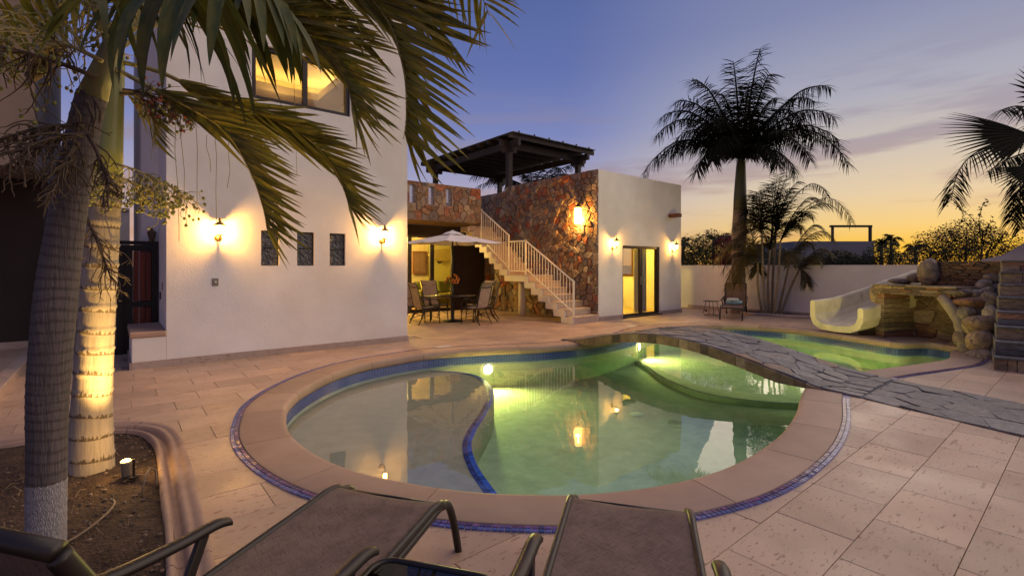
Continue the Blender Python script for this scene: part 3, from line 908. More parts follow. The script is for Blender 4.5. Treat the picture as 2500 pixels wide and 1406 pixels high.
# wall outlet
ol = thing('wall_outlet', 'small grey switch plate on the white wall under the lantern', 'outlet', (1.23, Y0, 1.25))
MB().box(1.185, 1.275, Y0-.012, Y0-.001, 1.19, 1.31).build('plate', mat('plate_grey', (.2,.19,.17), .5), ol, bevel=.004)
MB().lathe([(.018,0),(.018,.012),(.008,.014)], 12, (1.23, Y0-.012, 1.25), m=rot_m('X', PI/2)).build('knob', mat('knob_pale', (.6,.55,.42), .4), ol, True)
o2 = thing('gate_switch', 'tiny switch plate on the lit reveal above the bench', 'outlet', (.6, 9.6, 1.05))
MB().box(.588, .599, 9.55, 9.64, 1.12, 1.24).build('plate', mat('plate_grey2', (.25,.2,.14), .5), o2)
MB().box(.582, .599, 9.95, 10.05, .95, 1.07).build('cover', m_frame, o2)

# ---------------------------------------------------------------- gate of dark red boards in a black frame
m_red = mat('red_wood', (.16,.028,.012), .5, var=.35, scale=3, stretch=(7,7,.6), bump=.2, bscale=20, rnd=.25)
m_iron = mat('black_iron', (.006,.005,.005), .5)
gate = thing('wooden_gate', 'double gate of dark red boards in black frames between the houses', 'gate', (-.3, 10.5, 0))
def leaf(x0, x1):
    f_ = MB().box(x0, x0+.09, 10.44, 10.52, .02, 1.86).box(x1-.09, x1, 10.44, 10.52, .02, 1.86)
    for z in (.02, .80, 1.76): f_.box(x0+.09, x1-.09, 10.445, 10.515, z, z+.1)
    f_ = f_.build('gate_leaf', m_iron, gate)
    n = 3; w_ = (x1-x0-.18)/n
    for z0, z1 in ((.125, .795), (.905, 1.755)):
        for i in range(n): MB().box(x0+.09+i*w_+.004, x0+.09+(i+1)*w_-.004, 10.465, 10.495, z0, z1).build('board', m_red, f_, bevel=.004)
leaf(.15, .585); leaf(-.36, .11)
MB().box(.11, .15, 10.46, 10.5, .02, 1.86).build('meeting_post', m_iron, gate)
MB().box(-.75, .588, 10.43, 10.53, 1.87, 1.93).build('top_rail', m_iron, gate)
MB().lathe([(.004,0),(.02,.02),(.026,.04),(.016,.06)], 12, (.075, 10.43, .92), m=rot_m('X', PI/2)).build('knob', mat('brass_knob', (.5,.36,.15), .3, metal=.8), gate, True)
# neighbour's wall seen over the gate
nw = thing('neighbour_wall', 'plain pale wall of the neighbouring house seen above the gate', 'wall', (-1, 19, 0))
MB().box(-4, .36, 19, 19.3, -.05, 3.2).build('panel', m_stucco2, nw)
MB().box(-4.02, .36, 18.96, 19.34, 3.2, 3.28).build('cap', m_stucco2, nw)

# ---------------------------------------------------------------- the house on the far left
m_tan = mat('tan_stucco', (.30,.22,.16), .85, var=.25, scale=.9, bump=.3, bscale=40, bdist=.01, stretch=(1,1,.4))
m_shaded = mat('shaded_stucco', (.16,.16,.18), .85, var=.25, scale=1, bump=.3, bscale=40, stretch=(1,1,.4))  # blue-grey: the shade on the side face put into the colour
lh = thing('dark_house', 'dark recessed house wall with a tan upper storey at the left edge', 'house', (-3, 11.5, 0))
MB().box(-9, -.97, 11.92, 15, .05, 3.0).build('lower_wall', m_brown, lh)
MB().box(-9, -.955, 10.5, 15, 3.02, 7).build('upper_storey', m_tan, lh)
MB().box(-.953, -.94, 10.52, 15, 3.02, 7).build('shaded_side', m_shaded, lh)  # thin sheet that paints the bluish shade onto the side face
for i in range(8): MB().box(-6.1+i*.65, -6.1+i*.65+.645, 11.895, 11.918, .086, .20).build('skirting_piece', m_trav_trim, lh)

# ================================================================ guest house with the fieldstone side
m_stone = mat('fieldstone', (.3,.2,.14), .78, attr=True, var=.38, scale=9, bump=.8, bscale=17, bdist=.04, detail=8, spec=.3)
m_mortar = mat('stone_mortar', (.30,.22,.17), .9, var=.3, scale=9, bump=.5, bscale=40)
def stone_col(rng, a):
    c_ = rng.choice([(.20,.135,.10),(.22,.15,.11),(.26,.17,.11),(.19,.13,.10),(.15,.12,.115),(.28,.20,.13),(.27,.115,.065),(.31,.10,.05),(.23,.12,.08),(.31,.24,.17),(.24,.18,.14),(.19,.15,.13),(.27,.2,.15),(.22,.14,.09),(.25,.14,.085)])
    k = rng.uniform(.75, 1.2); return tuple(v*k for v in c_)
GX, GY, GZ = 10.25, 8.75, 4.15
guest = thing('guest_house', 'white flat roofed pool house with a glass door', 'house', (12.3, 8.75, 0))
mb = MB(); wall_cells(mb, GX, 14.35, -.02, GZ, [(11.3, 13.15, .035, 2.1)], lambda a, z, d: (a, GY+d, z), .2)
mb.build('front_wall', m_stucco, guest)
mb = MB(); wall_cells(mb, GY+.202, 14, -.02, GZ, [(9.95, 11.1, 1.14, 2.22)], lambda a, z, d: (14.35-d, a, z), .2); mb.build('side_wall', m_stucco, guest)
MB().box(GX+.202, 14.148, 12.6, 12.8, -.02, 3.9).build('back_wall', m_roomwall, guest)
MB().box(GX+.202, 14.148, GY+.202, 14, 3.2, 3.4).build('roof_slab', m_ceil, guest)
MB().box(GX+.2, 14.15, GY+.02, 12.6, -.02, .03).build('room_floor', mat('room_tile', (.55,.40,.2), .5), guest)
for x0, x1 in ((GX+.03, 11.3), (13.15, 14.375)):
    x = x0
    while x < x1-.01:
        w_ = min(.45, x1-x); MB().box(x+.001, x+w_-.001, GY-.022, GY-.001, -.01, .11).build('skirting_piece', m_trav_trim, guest); x += w_
# sliding door
dr = MB()
for a, b, c_, d in ((11.3, 11.36, .035, 2.1), (13.05, 13.15, .035, 2.1), (11.36, 13.05, 2.02, 2.1), (11.36, 13.05, .036, .10)): dr.box(a, b, GY+.03, GY+.14, c_, d)
dr = dr.build('sliding_door', m_frame, guest)
MB().box(12.17, 12.30, GY+.035, GY+.10, .1, 2.02).build('meeting_stile', m_frame, dr)
MB().box(11.36, 12.17, GY+.06, GY+.066, .1, 2.02).build('pane', m_pane, dr)
MB().box(12.30, 13.05, GY+.10, GY+.106, .1, 2.02).build('pane', m_pane, dr)
MB().box(12.20, 12.225, GY+.015, GY+.035, .95, 1.2).build('handle', mat('steel_handle', (.5,.5,.5), .3, metal=.9), dr)
MB().box(11.28, 13.17, GY-.06, GY+.02, -.01, .035).build('threshold', m_frame, dr)
# back window of the room
bw = MB()
for a, b, c_, d in ((9.95, 10.03, 1.14, 2.22), (11.02, 11.1, 1.14, 2.22), (10.03, 11.02, 2.14, 2.22), (10.03, 11.02, 1.14, 1.22), (10.49, 10.56, 1.22, 2.14)): bw.box(14.13, 14.21, a, b, c_, d)
bw = bw.build('back_window', mat('brown_wood_frame', (.10,.045,.02), .5), guest)
MB().box(14.17, 14.176, 10.03, 11.02, 1.22, 2.14).build('pane', m_pane, bw)
# curtain, pleated
m_curt = mat('grey_curtain', (.46,.43,.41), .9, var=.1, scale=3, stretch=(20,20,1))
cu = thing('curtain', 'grey pleated curtain drawn aside inside the pool house door', 'curtain', (12.85, 9.15, .06))
rows = []
for z in (.07, .6, 1.2, 1.7, 2.15):
    sq_ = 1 if z < 1.9 else .8
    rows.append([(12.45+.55*i/60, 9.18+.055*math.sin(i*.62+z*.15)*sq_, z) for i in range(61)])
MB().grid(rows).build('cloth', m_curt, cu, True)
MB().tube([(11.35, 9.16, 2.17), (13.1, 9.16, 2.17)], .012, 8).build('rod', m_frame, cu)
bed = thing('bed', 'bed with a patterned cover just inside the pool house door', 'bed', (13.6, 11.7, .03))
MB().box(13.1, 14.12, 11.0, 12.5, .03, .35).build('base', mat('bed_base', (.25,.16,.09), .7), bed, bevel=.02)
MB().box(13.08, 14.13, 10.98, 12.5, .352, .62).build('mattress', mat('bed_cover', (.55,.44,.24), .9, var=.5, scale=14), bed, bevel=.07)
point('pool_house_light', (12.3, 10.6, 2.75), 230, (1,.70,.10), .15, guest)
MB().lathe([(.16,0),(.16,.03),(.02,.05)], 20, (12.3, 10.6, 3.15)).build('ceiling_fixture', mat('fixture', (.8,.75,.6), .5), guest, True)
# rain spout
sp = thing('roof_spout', 'stubby reddish wooden rain spout high on the pool house', 'spout', (13.72, GY, 3.1))
MB().box(13.60, 13.84, GY-.34, GY-.001, 3.05, 3.16).build('trough', mat('spout_wood', (.17,.055,.03), .7, var=.3, scale=6), sp, bevel=.01)

# ---------------------------------------------------------------- fieldstone wall behind the stairs (each stone a piece)
sw = thing('fieldstone_wall', 'tall wall of brown and red fieldstones rising behind the white stairs', 'stone wall', (10.25, 11, 0))
MB().box(GX+.001, GX+.2, GY+.201, 12.78, -.02, GZ+.02).build('core', m_mortar, sw)
MB().box(GX+.002, GX+.2, 12.782, 14.03, -.02, GZ-.12).build('core', m_mortar, sw)
rg = random.Random(11)
MB().box(GX+.004, GX+.2, 14.031, 16.6, 2.87, GZ-.12).build('core', m_mortar, sw)
cells = voronoi(GY+.005, 12.78, -.01, GZ+.02, .185, .175, rng=rg)+voronoi(12.785, 14.0, -.01, GZ-.12, .25, .25, rng=rg)+voronoi(14.0, 16.6, 2.87, GZ-.12, .3, .28, rng=rg)
lay_stones(sw, cells, lambda y, z, d: (GX-d, y, z), m_stone, stone_col, .016, (.012, .065), 'stone', 300, .012, .2, rg)
# ---------------------------------------------------------------- covered porch: roof, parapet of fieldstone with glass block slots
porch = thing('porch', 'covered porch with a fieldstone parapet and three glass block slots', 'porch', (7, 12.7, 0))
PYF, PZ0, PZ1 = 12.7, 2.86, 3.98
slots = [(6.59, 6.79, 3.34, 3.88), (7.22, 7.42, 3.34, 3.88), (7.83, 8.03, 3.34, 3.88)]
mb = MB(); wall_cells(mb, X1+.002, 9.12, PZ0, PZ1, slots, lambda a, z, d: (a, PYF+d, z), .22)
mb.build('parapet_core', m_mortar, porch)
cells = voronoi(5.9, 9.12, PZ0, PZ1, .21, .20, [(h[0]-.02, h[1]+.02, h[2]-.02, h[3]+.02) for h in slots], rng=rg)
lay_stones(porch, cells, lambda x, z, d: (x, PYF-d, z), m_stone, stone_col, .016, (.012, .055), 'stone', 300, .012, .2, rg)
m_gclear = glassy('clear_glass_block', (.97,.98,1), 1.35, .2, bump=1, bscale=26)
_t = m_gclear.node_tree; _o = _t.nodes['Material Output']; _s = _o.inputs[0].links[0].from_socket
_d = _t.nodes.new('ShaderNodeBsdfTranslucent'); _d.inputs[0].default_value = (.9,.93,.96,1); _m = _t.nodes.new('ShaderNodeMixShader'); _m.inputs[0].default_value = .3
_t.links.new(_s, _m.inputs[1]); _t.links.new(_d.outputs[0], _m.inputs[2]); _t.links.new(_m.outputs[0], _o.inputs[0])
for h in slots:
    for k in range(3):
        z = h[2]+.01+k*.178
        MB().box(h[0]+.008, h[1]-.008, PYF+.04, PYF+.12, z, z+.165).build('glass_block', m_gclear, porch, bevel=.015)
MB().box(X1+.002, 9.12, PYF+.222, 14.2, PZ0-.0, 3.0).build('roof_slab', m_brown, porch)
MB().box(X1+.002, 9.12, PYF+.03, 14.0, PZ0-.02, PZ0-.002).build('soffit', mat('soffit_paint', (.14,.085,.04), .8), porch)
# dark back wall with sliding doors
DY = 14.0
mb = MB(); wall_cells(mb, X1+.002, GX+.2, -.02, PZ0-.021, [(5.4, 8.96, .03, 2.5)], lambda a, z, d: (a, DY+d, z), .15)
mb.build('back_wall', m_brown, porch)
pd = MB().box(5.4, 8.96, DY+.02, DY+.12, 2.43, 2.5).box(5.4, 8.96, DY+.02, DY+.12, .031, .11).build('patio_doors', m_frame, porch)
for x0, x1, yy in ((7.22, 7.36, .03), (8.03, 8.18, .025), (8.85, 8.96, .03), (5.4, 5.5, .03), (6.3, 6.42, .025)):
    MB().box(x0, x1, DY+yy, DY+.11, .111, 2.43).build('stile', m_frame, pd)
for x0, x1 in ((7.36, 8.03), (8.18, 8.85), (6.42, 7.22)): MB().box(x0, x1, DY+.07, DY+.076, .11, 2.43).build('pane', m_pane, pd)
# living room behind
lr = thing('living_room', None, None, (7.5, 16, 0)); lr['kind'] = 'structure'
m_lime = mat('lime_paint', (.62,.56,.17), .85, var=.05, scale=1)
MB().box(5.2, 11.4, 16.2, 16.35, -.02, 2.84).build('back_wall', m_roomwall, lr)
MB().box(9.14, 11.2, 16.185, 16.199, .03, 2.8).build('accent_panel', m_lime, lr)
MB().box(11.2, 11.35, 14.16, 16.2, -.02, 2.84).build('side_wall', m_lime, lr)
MB().box(5.05, 5.2, 14.16, 16.2, -.02, 2.84).build('side_wall', m_roomwall, lr)
MB().box(5.2, 11.2, 14.16, 16.2, 2.7, 2.84).build('ceiling', m_ceil, lr)
MB().box(5.0, 11.4, 14.15, 16.2, -.02, .03).build('floor', mat('room_floor', (.45,.27,.13), .5), lr)
MB().box(GX+.2, 11.4, 14.04, 14.155, -.02, 2.84).build('front_wall', m_brown, lr)
point('living_room_light', (6.3, 15.2, 2.45), 460, (1,.70,.16), .15, lr)
pi = thing('cabinet_door', 'brown framed panel hanging on the yellow living room wall', 'panel', (8.8, 16.18, 1.6))
MB().box(8.50, 9.10, 16.12, 16.198, 1.2, 2.06).build('frame', mat('panel_brown', (.16,.07,.03), .6), pi, bevel=.015)
MB().box(8.58, 9.02, 16.108, 16.119, 1.28, 1.98).build('inset_panel', mat('panel_grey', (.20,.12,.08), .7), pi)
sf = thing('surfboard', 'long yellowish surfboard lying on brackets on the lime wall', 'surfboard', (9.9, 16.1, 1.95))
pts = [(0,.01),(.06,.09),(.2,.17),(.5,.225),(.9,.25),(1.4,.24),(1.8,.19),(2.0,.1),(2.05,.02)]
poly = [(x, z) for x, z in pts]+[(x, -z) for x, z in pts[::-1]]
MB().prism(poly, 0, .05, Matrix.Translation((9.12, 16.13, 1.93)) @ rot_m('X', PI/2)).build('board', mat('board_resin', (.46,.36,.10), .35, var=.15, scale=2), sf, bevel=.02)
MB().prism([(1.5,0),(1.75,0),(1.72,.05),(1.6,.1)], 0, .01, Matrix.Translation((8.0, 16.1, 1.68)) @ rot_m('X', -PI/2)).build('fin', m_frame, sf)
MB().box(9.55, 9.6, 16.07, 16.18, 1.66, 1.70).box(10.5, 10.55, 16.07, 16.18, 1.66, 1.70).build('bracket', m_frame, sf)
sofa = thing('sofa', 'dark sofa with yellow seat seen through the patio door', 'sofa', (9.6, 15.6, .03))
m_sofa = mat('sofa_fabric', (.10,.10,.03), .9, var=.2, scale=12)
m_seat = mat('sofa_seat', (.42,.36,.08), .9, var=.1, scale=12)
MB().box(8.5, 10.9, 15.25, 16.1, .03, .33).build('base', m_sofa, sofa, bevel=.03)
MB().box(8.52, 10.88, 15.2, 15.9, .332, .5).build('seat', m_seat, sofa, bevel=.05)
MB().box(8.5, 10.9, 15.9, 16.12, .332, .93).build('backrest', m_sofa, sofa, bevel=.06)
MB().box(8.3, 8.498, 15.2, 16.12, .03, .66).build('armrest', m_sofa, sofa, bevel=.05)
def pillow(name, label, c, rz, rx, s, col):
    mb = MB(); rows = []
    n = 12
    for j in range(n+1):
        r_ = []
        for i in range(n+1):
            x, y = i/n*2-1, j/n*2-1
            e = (1-x**4)*(1-y**4)
            r_.append(Vector((x*s*(1-.07*(1-y*y)), y*s*(1-.07*(1-x*x)), .075*e**.6 if e > 0 else 0)))
        rows.append(r_)
    mb.grid(rows); mb.grid([[Vector((p.x, p.y, -p.z)) for p in r_] for r_ in rows[::-1]])
    o = mb.build(name, mat(name+'_cloth', col, .95, var=.12, scale=30), None, True)
    o.location = c; o.rotation_euler = (rx, 0, rz)
    tag(o, label, 'cushion', 'cushions on the living room sofa')
pillow('cushion', 'pale yellow cushion at the left end of the sofa', (8.82, 15.78, .78), .1, R(70), .2, (.55,.50,.16))
pillow('cushion', 'olive green cushion leaning in the middle of the sofa', (9.15, 15.62, .74), -.15, R(62), .22, (.24,.27,.07))
st_ = thing('side_cabinet', 'low orange wooden side cabinet behind the left patio door', 'cabinet', (8.0, 15.6, .03))
MB().box(7.85, 8.2, 15.5, 15.9, .08, .72).build('body', mat('orange_wood', (.28,.09,.02), .5, var=.3, scale=4, stretch=(1,1,5)), st_, bevel=.01)
for x in (7.88, 8.13):
    for y in (15.53, 15.83): MB().box(x, x+.04, y, y+.04, .03, .079).build('foot', m_frame, st_)

# ================================================================ outside stairs
m_cream = mat('cream_concrete', (.74,.66,.54), .8, var=.08, scale=2, bump=.2, bscale=60, bdist=.006)
m_rail = mat('cream_metal', (.74,.68,.58), .5)
sx0, sx1 = 9.17, 10.19
stairs = thing('staircase', 'white sawtooth outside stairs with stone treads climbing to the roof', 'staircase', (9.7, 8.7, 0))
steps = [(8.68+.30*i, .1786*(i+1)) for i in range(7)]
steps += [(11.40+.26*i, 1.25+.179*(i+1)) for i in range(9)]
ends = [s_[0] for s_ in steps[1:]]+[13.95]
top = []
zp = 0
for (y, z), ye in zip(steps, ends):
    top += [(y+.015, zp), (y+.015, z-.03)]; zp = z-.03
top.append((13.95, zp))
bot = []
for (y, z), ye in list(zip(steps, ends))[::-1]:
    bot += [(ye+.13, z-.20), (y+.145, z-.20)]
bot = [p for p in bot if p[1] > .0 or True]
bot = [(min(p[0], 13.95), p[1]) for p in bot]
bot = [p for p in bot if p[1] > 0]
poly = top+bot+[(bot[-1][0], 0)]
bm = bmesh.new()
f = bm.faces.new([bm.verts.new((sx0, y, z)) for y, z in poly])
r_ = bmesh.ops.extrude_face_region(bm, geom=[f]); bmesh.ops.translate(bm, verts=[v for v in r_['geom'] if isinstance(v, bmesh.types.BMVert)], vec=(sx1-sx0, 0, 0))
bmesh.ops.recalc_face_normals(bm, faces=bm.faces); bmesh.ops.triangulate(bm, faces=[f for f in bm.faces if len(f.verts) > 4])
me = bpy.data.meshes.new('sawtooth_slab'); bm.to_mesh(me); bm.free(); me.materials.append(m_cream); link('sawtooth_slab', me, stairs)
zp = 0
for (y, z), ye in zip(steps, ends):
    t_ = MB().box(sx0+.05, sx1, y-.012, ye+.010, z-.028, z).build('tread', m_trav_step, stairs, bevel=.006)
    MB().box(sx0+.06, sx1, y+.001, y+.0145, zp+.001, z-.029).build('riser', m_trav_step, stairs)
    zp = z
MB().lathe([(.115,0),(.115,1.04)], 24, (9.55, 11.15, 0)).build('column', m_cream, stairs, True)
rl = MB(); rx = sx0+.06
rail = MB().tube([(rx,13.45,3.62),(rx,12.82,3.32),(rx,11.40,2.44)], .022, 8).tube([(rx,11.40,2.24),(rx,10.62,2.24),(rx,8.72,1.10)], .022, 8).build('handrail', m_rail, stairs, True)
for y, z0, z1 in ((8.72,.15,1.12),(10.62,1.25,2.26),(11.40,1.25,2.46),(12.82,2.2,3.36)):
    MB().box(rx-.02, rx+.02, y-.02, y+.02, z0, z1).build('post', m_rail, stairs)
def flight(ya, za, yb, zb, ra, rb):
    """bottom rail from (ya,za) to (yb,zb), balusters up to the handrail (ra..rb)"""
    MB().beam((rx, ya, za), (rx, yb, zb), .02, .03).build('bottom_rail', m_rail, stairs)
    n = max(2, int(abs(yb-ya)/.115))
    for i in range(1, n):
        t = i/n; y = ya+(yb-ya)*t; b = MB().box(rx-.007, rx+.007, y-.007, y+.007, za+(zb-za)*t, ra+(rb-ra)*t)
        if i % 3 == 1:
            zc = za+(zb-za)*t+.55*(ra-za); b.ball((rx, y, zc), .02, 6, 3); b.ball((rx, y, zc-.22), .014, 6, 2)
        b.build('baluster', m_rail, stairs)
flight(8.74,.30,10.60,1.42,1.10,2.22); flight(10.64,1.36,11.38,1.36,2.22,2.22); flight(11.42,1.46,12.80,2.40,2.44,3.30)
for y, z in ((9.75,1.35),(11.05,1.72),(12.05,2.42)):   # little cast ornaments between the bars
    MB().tube([(rx, y+.05*math.cos(a*PI/6), z+.07*math.sin(a*PI/6)) for a in range(12)], .007, 5, closed=True).box(rx-.006, rx+.006, y-.1, y+.1, z-.105, z-.09).build('ornament', m_rail, stairs, True)
sb = thing('switch_box', 'small pale switch box on the fieldstone near the stair foot', 'switch', (10.2, 8.95, .9))
MB().box(10.17, 10.21, 9.0, 9.07, 1.02, 1.2).build('plate', mat('plate_pale', (.45,.38,.28), .5), sb, bevel=.005)

# ---------------------------------------------------------------- roof pergola
m_dark = mat('pergola_wood', (.030,.020,.016), .7, var=.4, scale=4, stretch=(1,1,1), bump=.2, bscale=40)
m_sheet = mat('roof_sheet', (.05,.05,.055), .5, var=.2, scale=3)
pg = thing('roof_pergola', 'dark timber roof shelter with a flat sheet roof on four posts', 'pergola', (12.3, 15.5, 4))
for x, y, z0 in ((10.5, 12.95, 3.9), (13.95, 12.95, 3.4), (10.5, 17.9, 3.0), (13.95, 17.9, 3.0)):
    p_ = MB().box(x-.085, x+.085, y-.085, y+.085, z0, 5.56).build('post', m_dark, pg)
    MB().box(x-.30, x+.30, y-.07, y+.07, 5.42, 5.555).box(x-.071, x+.071, y-.32, y+.32, 5.44, 5.556).build('capital', m_dark, p_)
for y in (12.95, 17.9): MB().box(10.1, 14.35, y-.06, y+.06, 5.56, 5.80).build('beam', m_dark, pg)
for x in (10.5, 13.95): MB().box(x-.06, x+.06, 12.4, 18.6, 5.561, 5.78).build('beam', m_dark, pg)
for i in range(11):
    y = 12.55+i*.595; MB().box(10.15, 14.4, y-.035, y+.035, 5.802, 5.96).build('rafter', m_dark, pg)
for i in range(6):
    x = 10.22+i*.69; MB().box(x, x+.685, 12.4, 18.66, 5.962+.004*(i % 2), 5.985+.004*(i % 2)).build('roof_panel', m_sheet, pg)
for i in range(6): MB().box(10.5+i*.7, 10.55+i*.7, 12.43, 12.47, 5.99, 6.05).build('clip', m_dark, pg)
# ================================================================ footbridge and flagstone path
def at(u, v, D):
    """a point of the photograph at view depth D, in metres"""
    c_, s_ = math.cos(AX), math.sin(AX); x = (u-1250)/1182*D; z = 1.5+(650-v)/1182*D
    return Vector((c_*D+s_*x, s_*D-c_*x, z))
m_slate = mat('slate_flag', (.15,.15,.16), .55, attr=True, var=.4, scale=5, stretch=(1,2.2,1), bump=.75, bscale=9, bdist=.03, detail=8, spec=.4, coord='Object')
m_slmort = mat('slate_mortar', (.17,.16,.155), .85, var=.3, scale=8, bump=.4, bscale=40)
def slate_col(rng, a):
    c_ = rng.choice([(.158,.15,.155),(.14,.135,.14),(.175,.165,.16),(.125,.12,.122),(.19,.178,.16),(.15,.142,.142)]+([(.24,.15,.10)] if rng.random() < .4 else []))
    k = rng.uniform(.8, 1.2); return tuple(v*k for v in c_)
def bx(y): return 6.57+(y-1.9)*.085
def bz(y):
    t = (y-2.0)/(6.85-2.0)
    return .02+.385*math.sin(PI*min(max(t, 0), 1))**1.25
BWID = 1.40
bridge = thing('stone_footbridge', 'low arched footbridge of grey slate flags across the pool', 'bridge', (7.5, 4.4, 0))
ys = [1.72+i*(6.98-1.72)/44 for i in range(45)]
mb = MB()
for sgn in (0, 1):
    rows = []
tops = [[(bx(y)+BWID*k/4, y, bz(y)-.012) for k in range(5)] for y in ys]
bots = [[(bx(y)+BWID*k/4, y, max(bz(y)-.16, -.01) if True else 0) for k in range(5)] for y in ys]
mb.grid(tops[::-1]); mb.grid(bots)
for k in (0, 4):
    a = [t_[k] for t_ in tops]; b = [t_[k] for t_ in bots]; mb.grid([a, b] if k == 0 else [b, a])
mb.build('arch_core', m_slmort, bridge)
rg = random.Random(21)
cells = voronoi(0, BWID, 1.74, 6.96, .24, .29, rng=rg)
lay_stones(bridge, cells, lambda t_, y, d: (bx(y)+t_, y, bz(y)-.012+d), m_slate, slate_col, .010, (.010, .017), 'flagstone', 300, .008, .15, rg)
m_edge = mat('edge_stone', (.2,.15,.09), .75, attr=True, var=.35, scale=14, bump=.7, bscale=22, bdist=.02)
def edge_col(rng, a):
    c_ = rng.choice([(.22,.16,.09),(.27,.20,.12),(.10,.08,.06),(.30,.23,.14),(.19,.13,.08)]); k = rng.uniform(.8, 1.2); return tuple(v*k for v in c_)
y = 2.1
while y < 6.72:          # one row of blocks along each side of the arch
    w_ = rg.uniform(.13, .24)
    for side in (0, 1):
        z0, z1 = max(bz(y+w_/2)-.155, .0), bz(y+w_/2)-.018
        if z1-z0 > .03:
            mb = MB(); mb.col = edge_col(rg, None); xx = bx(y)-.018 if side == 0 else bx(y)+BWID-.02
            sl = (bz(y+w_)-bz(y))/w_
            P = [(y+.006, z0-sl*w_/2*.9), (y+w_-.006, z0+sl*w_/2*.9), (y+w_-.006, z1+sl*w_/2*.9), (y+.006, z1-sl*w_/2*.9)]
            P = [(a, max(b, .0)) for a, b in P]
            pr = rg.uniform(.0, .012)
            mb.add([(xx-pr, a, b) for a, b in P]+[(xx+.04, a, b) for a, b in P], [(3,2,1,0),(0,1,5,4),(1,2,6,5),(2,3,7,6),(3,0,4,7)] if side == 0 else [(4,5,6,7),(0,1,5,4),(1,2,6,5),(2,3,7,6),(3,0,4,7)])
            mb.build('edge_block', m_edge, bridge)
    y += w_
path = thing('flagstone_path', None, None, (7, 0, 0)); path['kind'] = 'structure'
def px_(y): return 6.555+(y-1.72)*.30
MB().grid([[(px_(y)+1.42*k/2, y, .006) for k in range(3)] for y in (-3, -1, 1.72)]).build('mortar_bed', m_slmort, path)
cells = voronoi(0, 1.42, -2.5, 1.72, .28, .34, rng=rg)
lay_stones(path, cells, lambda t_, y, d: (px_(y)+t_, y, .006+d), m_slate, slate_col, .011, (.006, .012), 'flagstone', 300, .008, .15, rg)

# ================================================================ rock grotto, boulders, slide and slate steps
m_rock = mat('stacked_slate', (.2,.14,.09), .75, attr=True, var=.45, scale=10, stretch=(1,1,3), bump=.8, bscale=14, bdist=.03, detail=8)
m_boulder = mat('boulder', (.36,.27,.18), .85, attr=True, var=.55, scale=9, bump=1.0, bscale=14, bdist=.05, detail=8)
m_cement = mat('grotto_cement', (.36,.29,.19), .85, var=.35, scale=5, bump=.5, bscale=25, bdist=.02)
def rock_col(rng, a):
    c_ = rng.choice([(.20,.14,.08),(.24,.17,.10),(.14,.10,.07),(.28,.20,.12),(.17,.11,.06),(.26,.13,.07)]); k = rng.uniform(.7, 1.25); return tuple(v*k for v in c_)
def dark_rock(rng, a):
    c_ = rng.choice([(.10,.055,.04),(.13,.07,.045),(.08,.05,.04),(.15,.08,.05)]); k = rng.uniform(.7, 1.3); return tuple(v*k for v in c_)
grotto = thing('rock_grotto', 'waterfall grotto of stacked brown slate and round boulders by the pool', 'grotto', (12.6, 2.2, 0))
A, B = Vector((12.62, 3.05, 0)), Vector((11.98, 1.80, 0))
e = (B-A).normalized(); nb_ = Vector((-e.y, e.x, 0))      # nb_ points away from the pool
if nb_.x < 0: nb_ = -nb_
LG = (B-A).length
def gp(s, back, z): p = A+e*s+nb_*back; return (p.x, p.y, z)
rg = random.Random(31)
# ledge: two or three courses of long slate blocks round a slab
mb = MB(); P = [gp(-.05, 0.03, 0), gp(LG+.1, .03, 0), gp(LG+.25, 1.1, 0), gp(.1, 1.1, 0)]
mb.add([(p[0], p[1], .93) for p in P]+[(p[0], p[1], 1.09) for p in P], [(3,2,1,0),(4,5,6,7),(0,1,5,4),(1,2,6,5),(2,3,7,6),(3,0,4,7)])
mb.build('ledge_core', m_cement, grotto)
def course(z0, z1, s0, s1, back, colf, wmin=.14, wmax=.4, name='slate_block', mat_=None, dep=.1):
    s = s0
    while s < s1-.02:
        w_ = min(rg.uniform(wmin, wmax), s1-s)
        o_ = rg.uniform(-.025, .012); mb = MB(); mb.col = colf(rg, None)
        za, zb = z0+rg.uniform(-.006,.006), z1+rg.uniform(-.008,.008)
        V = [gp(s+.004, back+o_, za), gp(s+w_-.004, back+o_+rg.uniform(-.01,.01), za), gp(s+w_-.004, back+dep, za), gp(s+.004, back+dep, za)]
        V += [(p[0]+rg.uniform(-.008,.008), p[1]+rg.uniform(-.008,.008), zb) for p in V]
        mb.add(V, [(3,2,1,0),(4,5,6,7),(0,1,5,4),(1,2,6,5),(2,3,7,6),(3,0,4,7)])
        mb.build(name, mat_ or m_rock, grotto, bevel=.006)
        s += w_
course(.92, .975, -.06, LG+.1, 0, rock_col); course(.978, 1.03, -.04, LG+.12, .0, rock_col); course(1.032, 1.085, -.06, LG+.08, .01, rock_col)
course(1.088, 1.118, -.08, LG+.15, -.03, rock_col, .3, .6, 'cap_slab', None, 1.0)
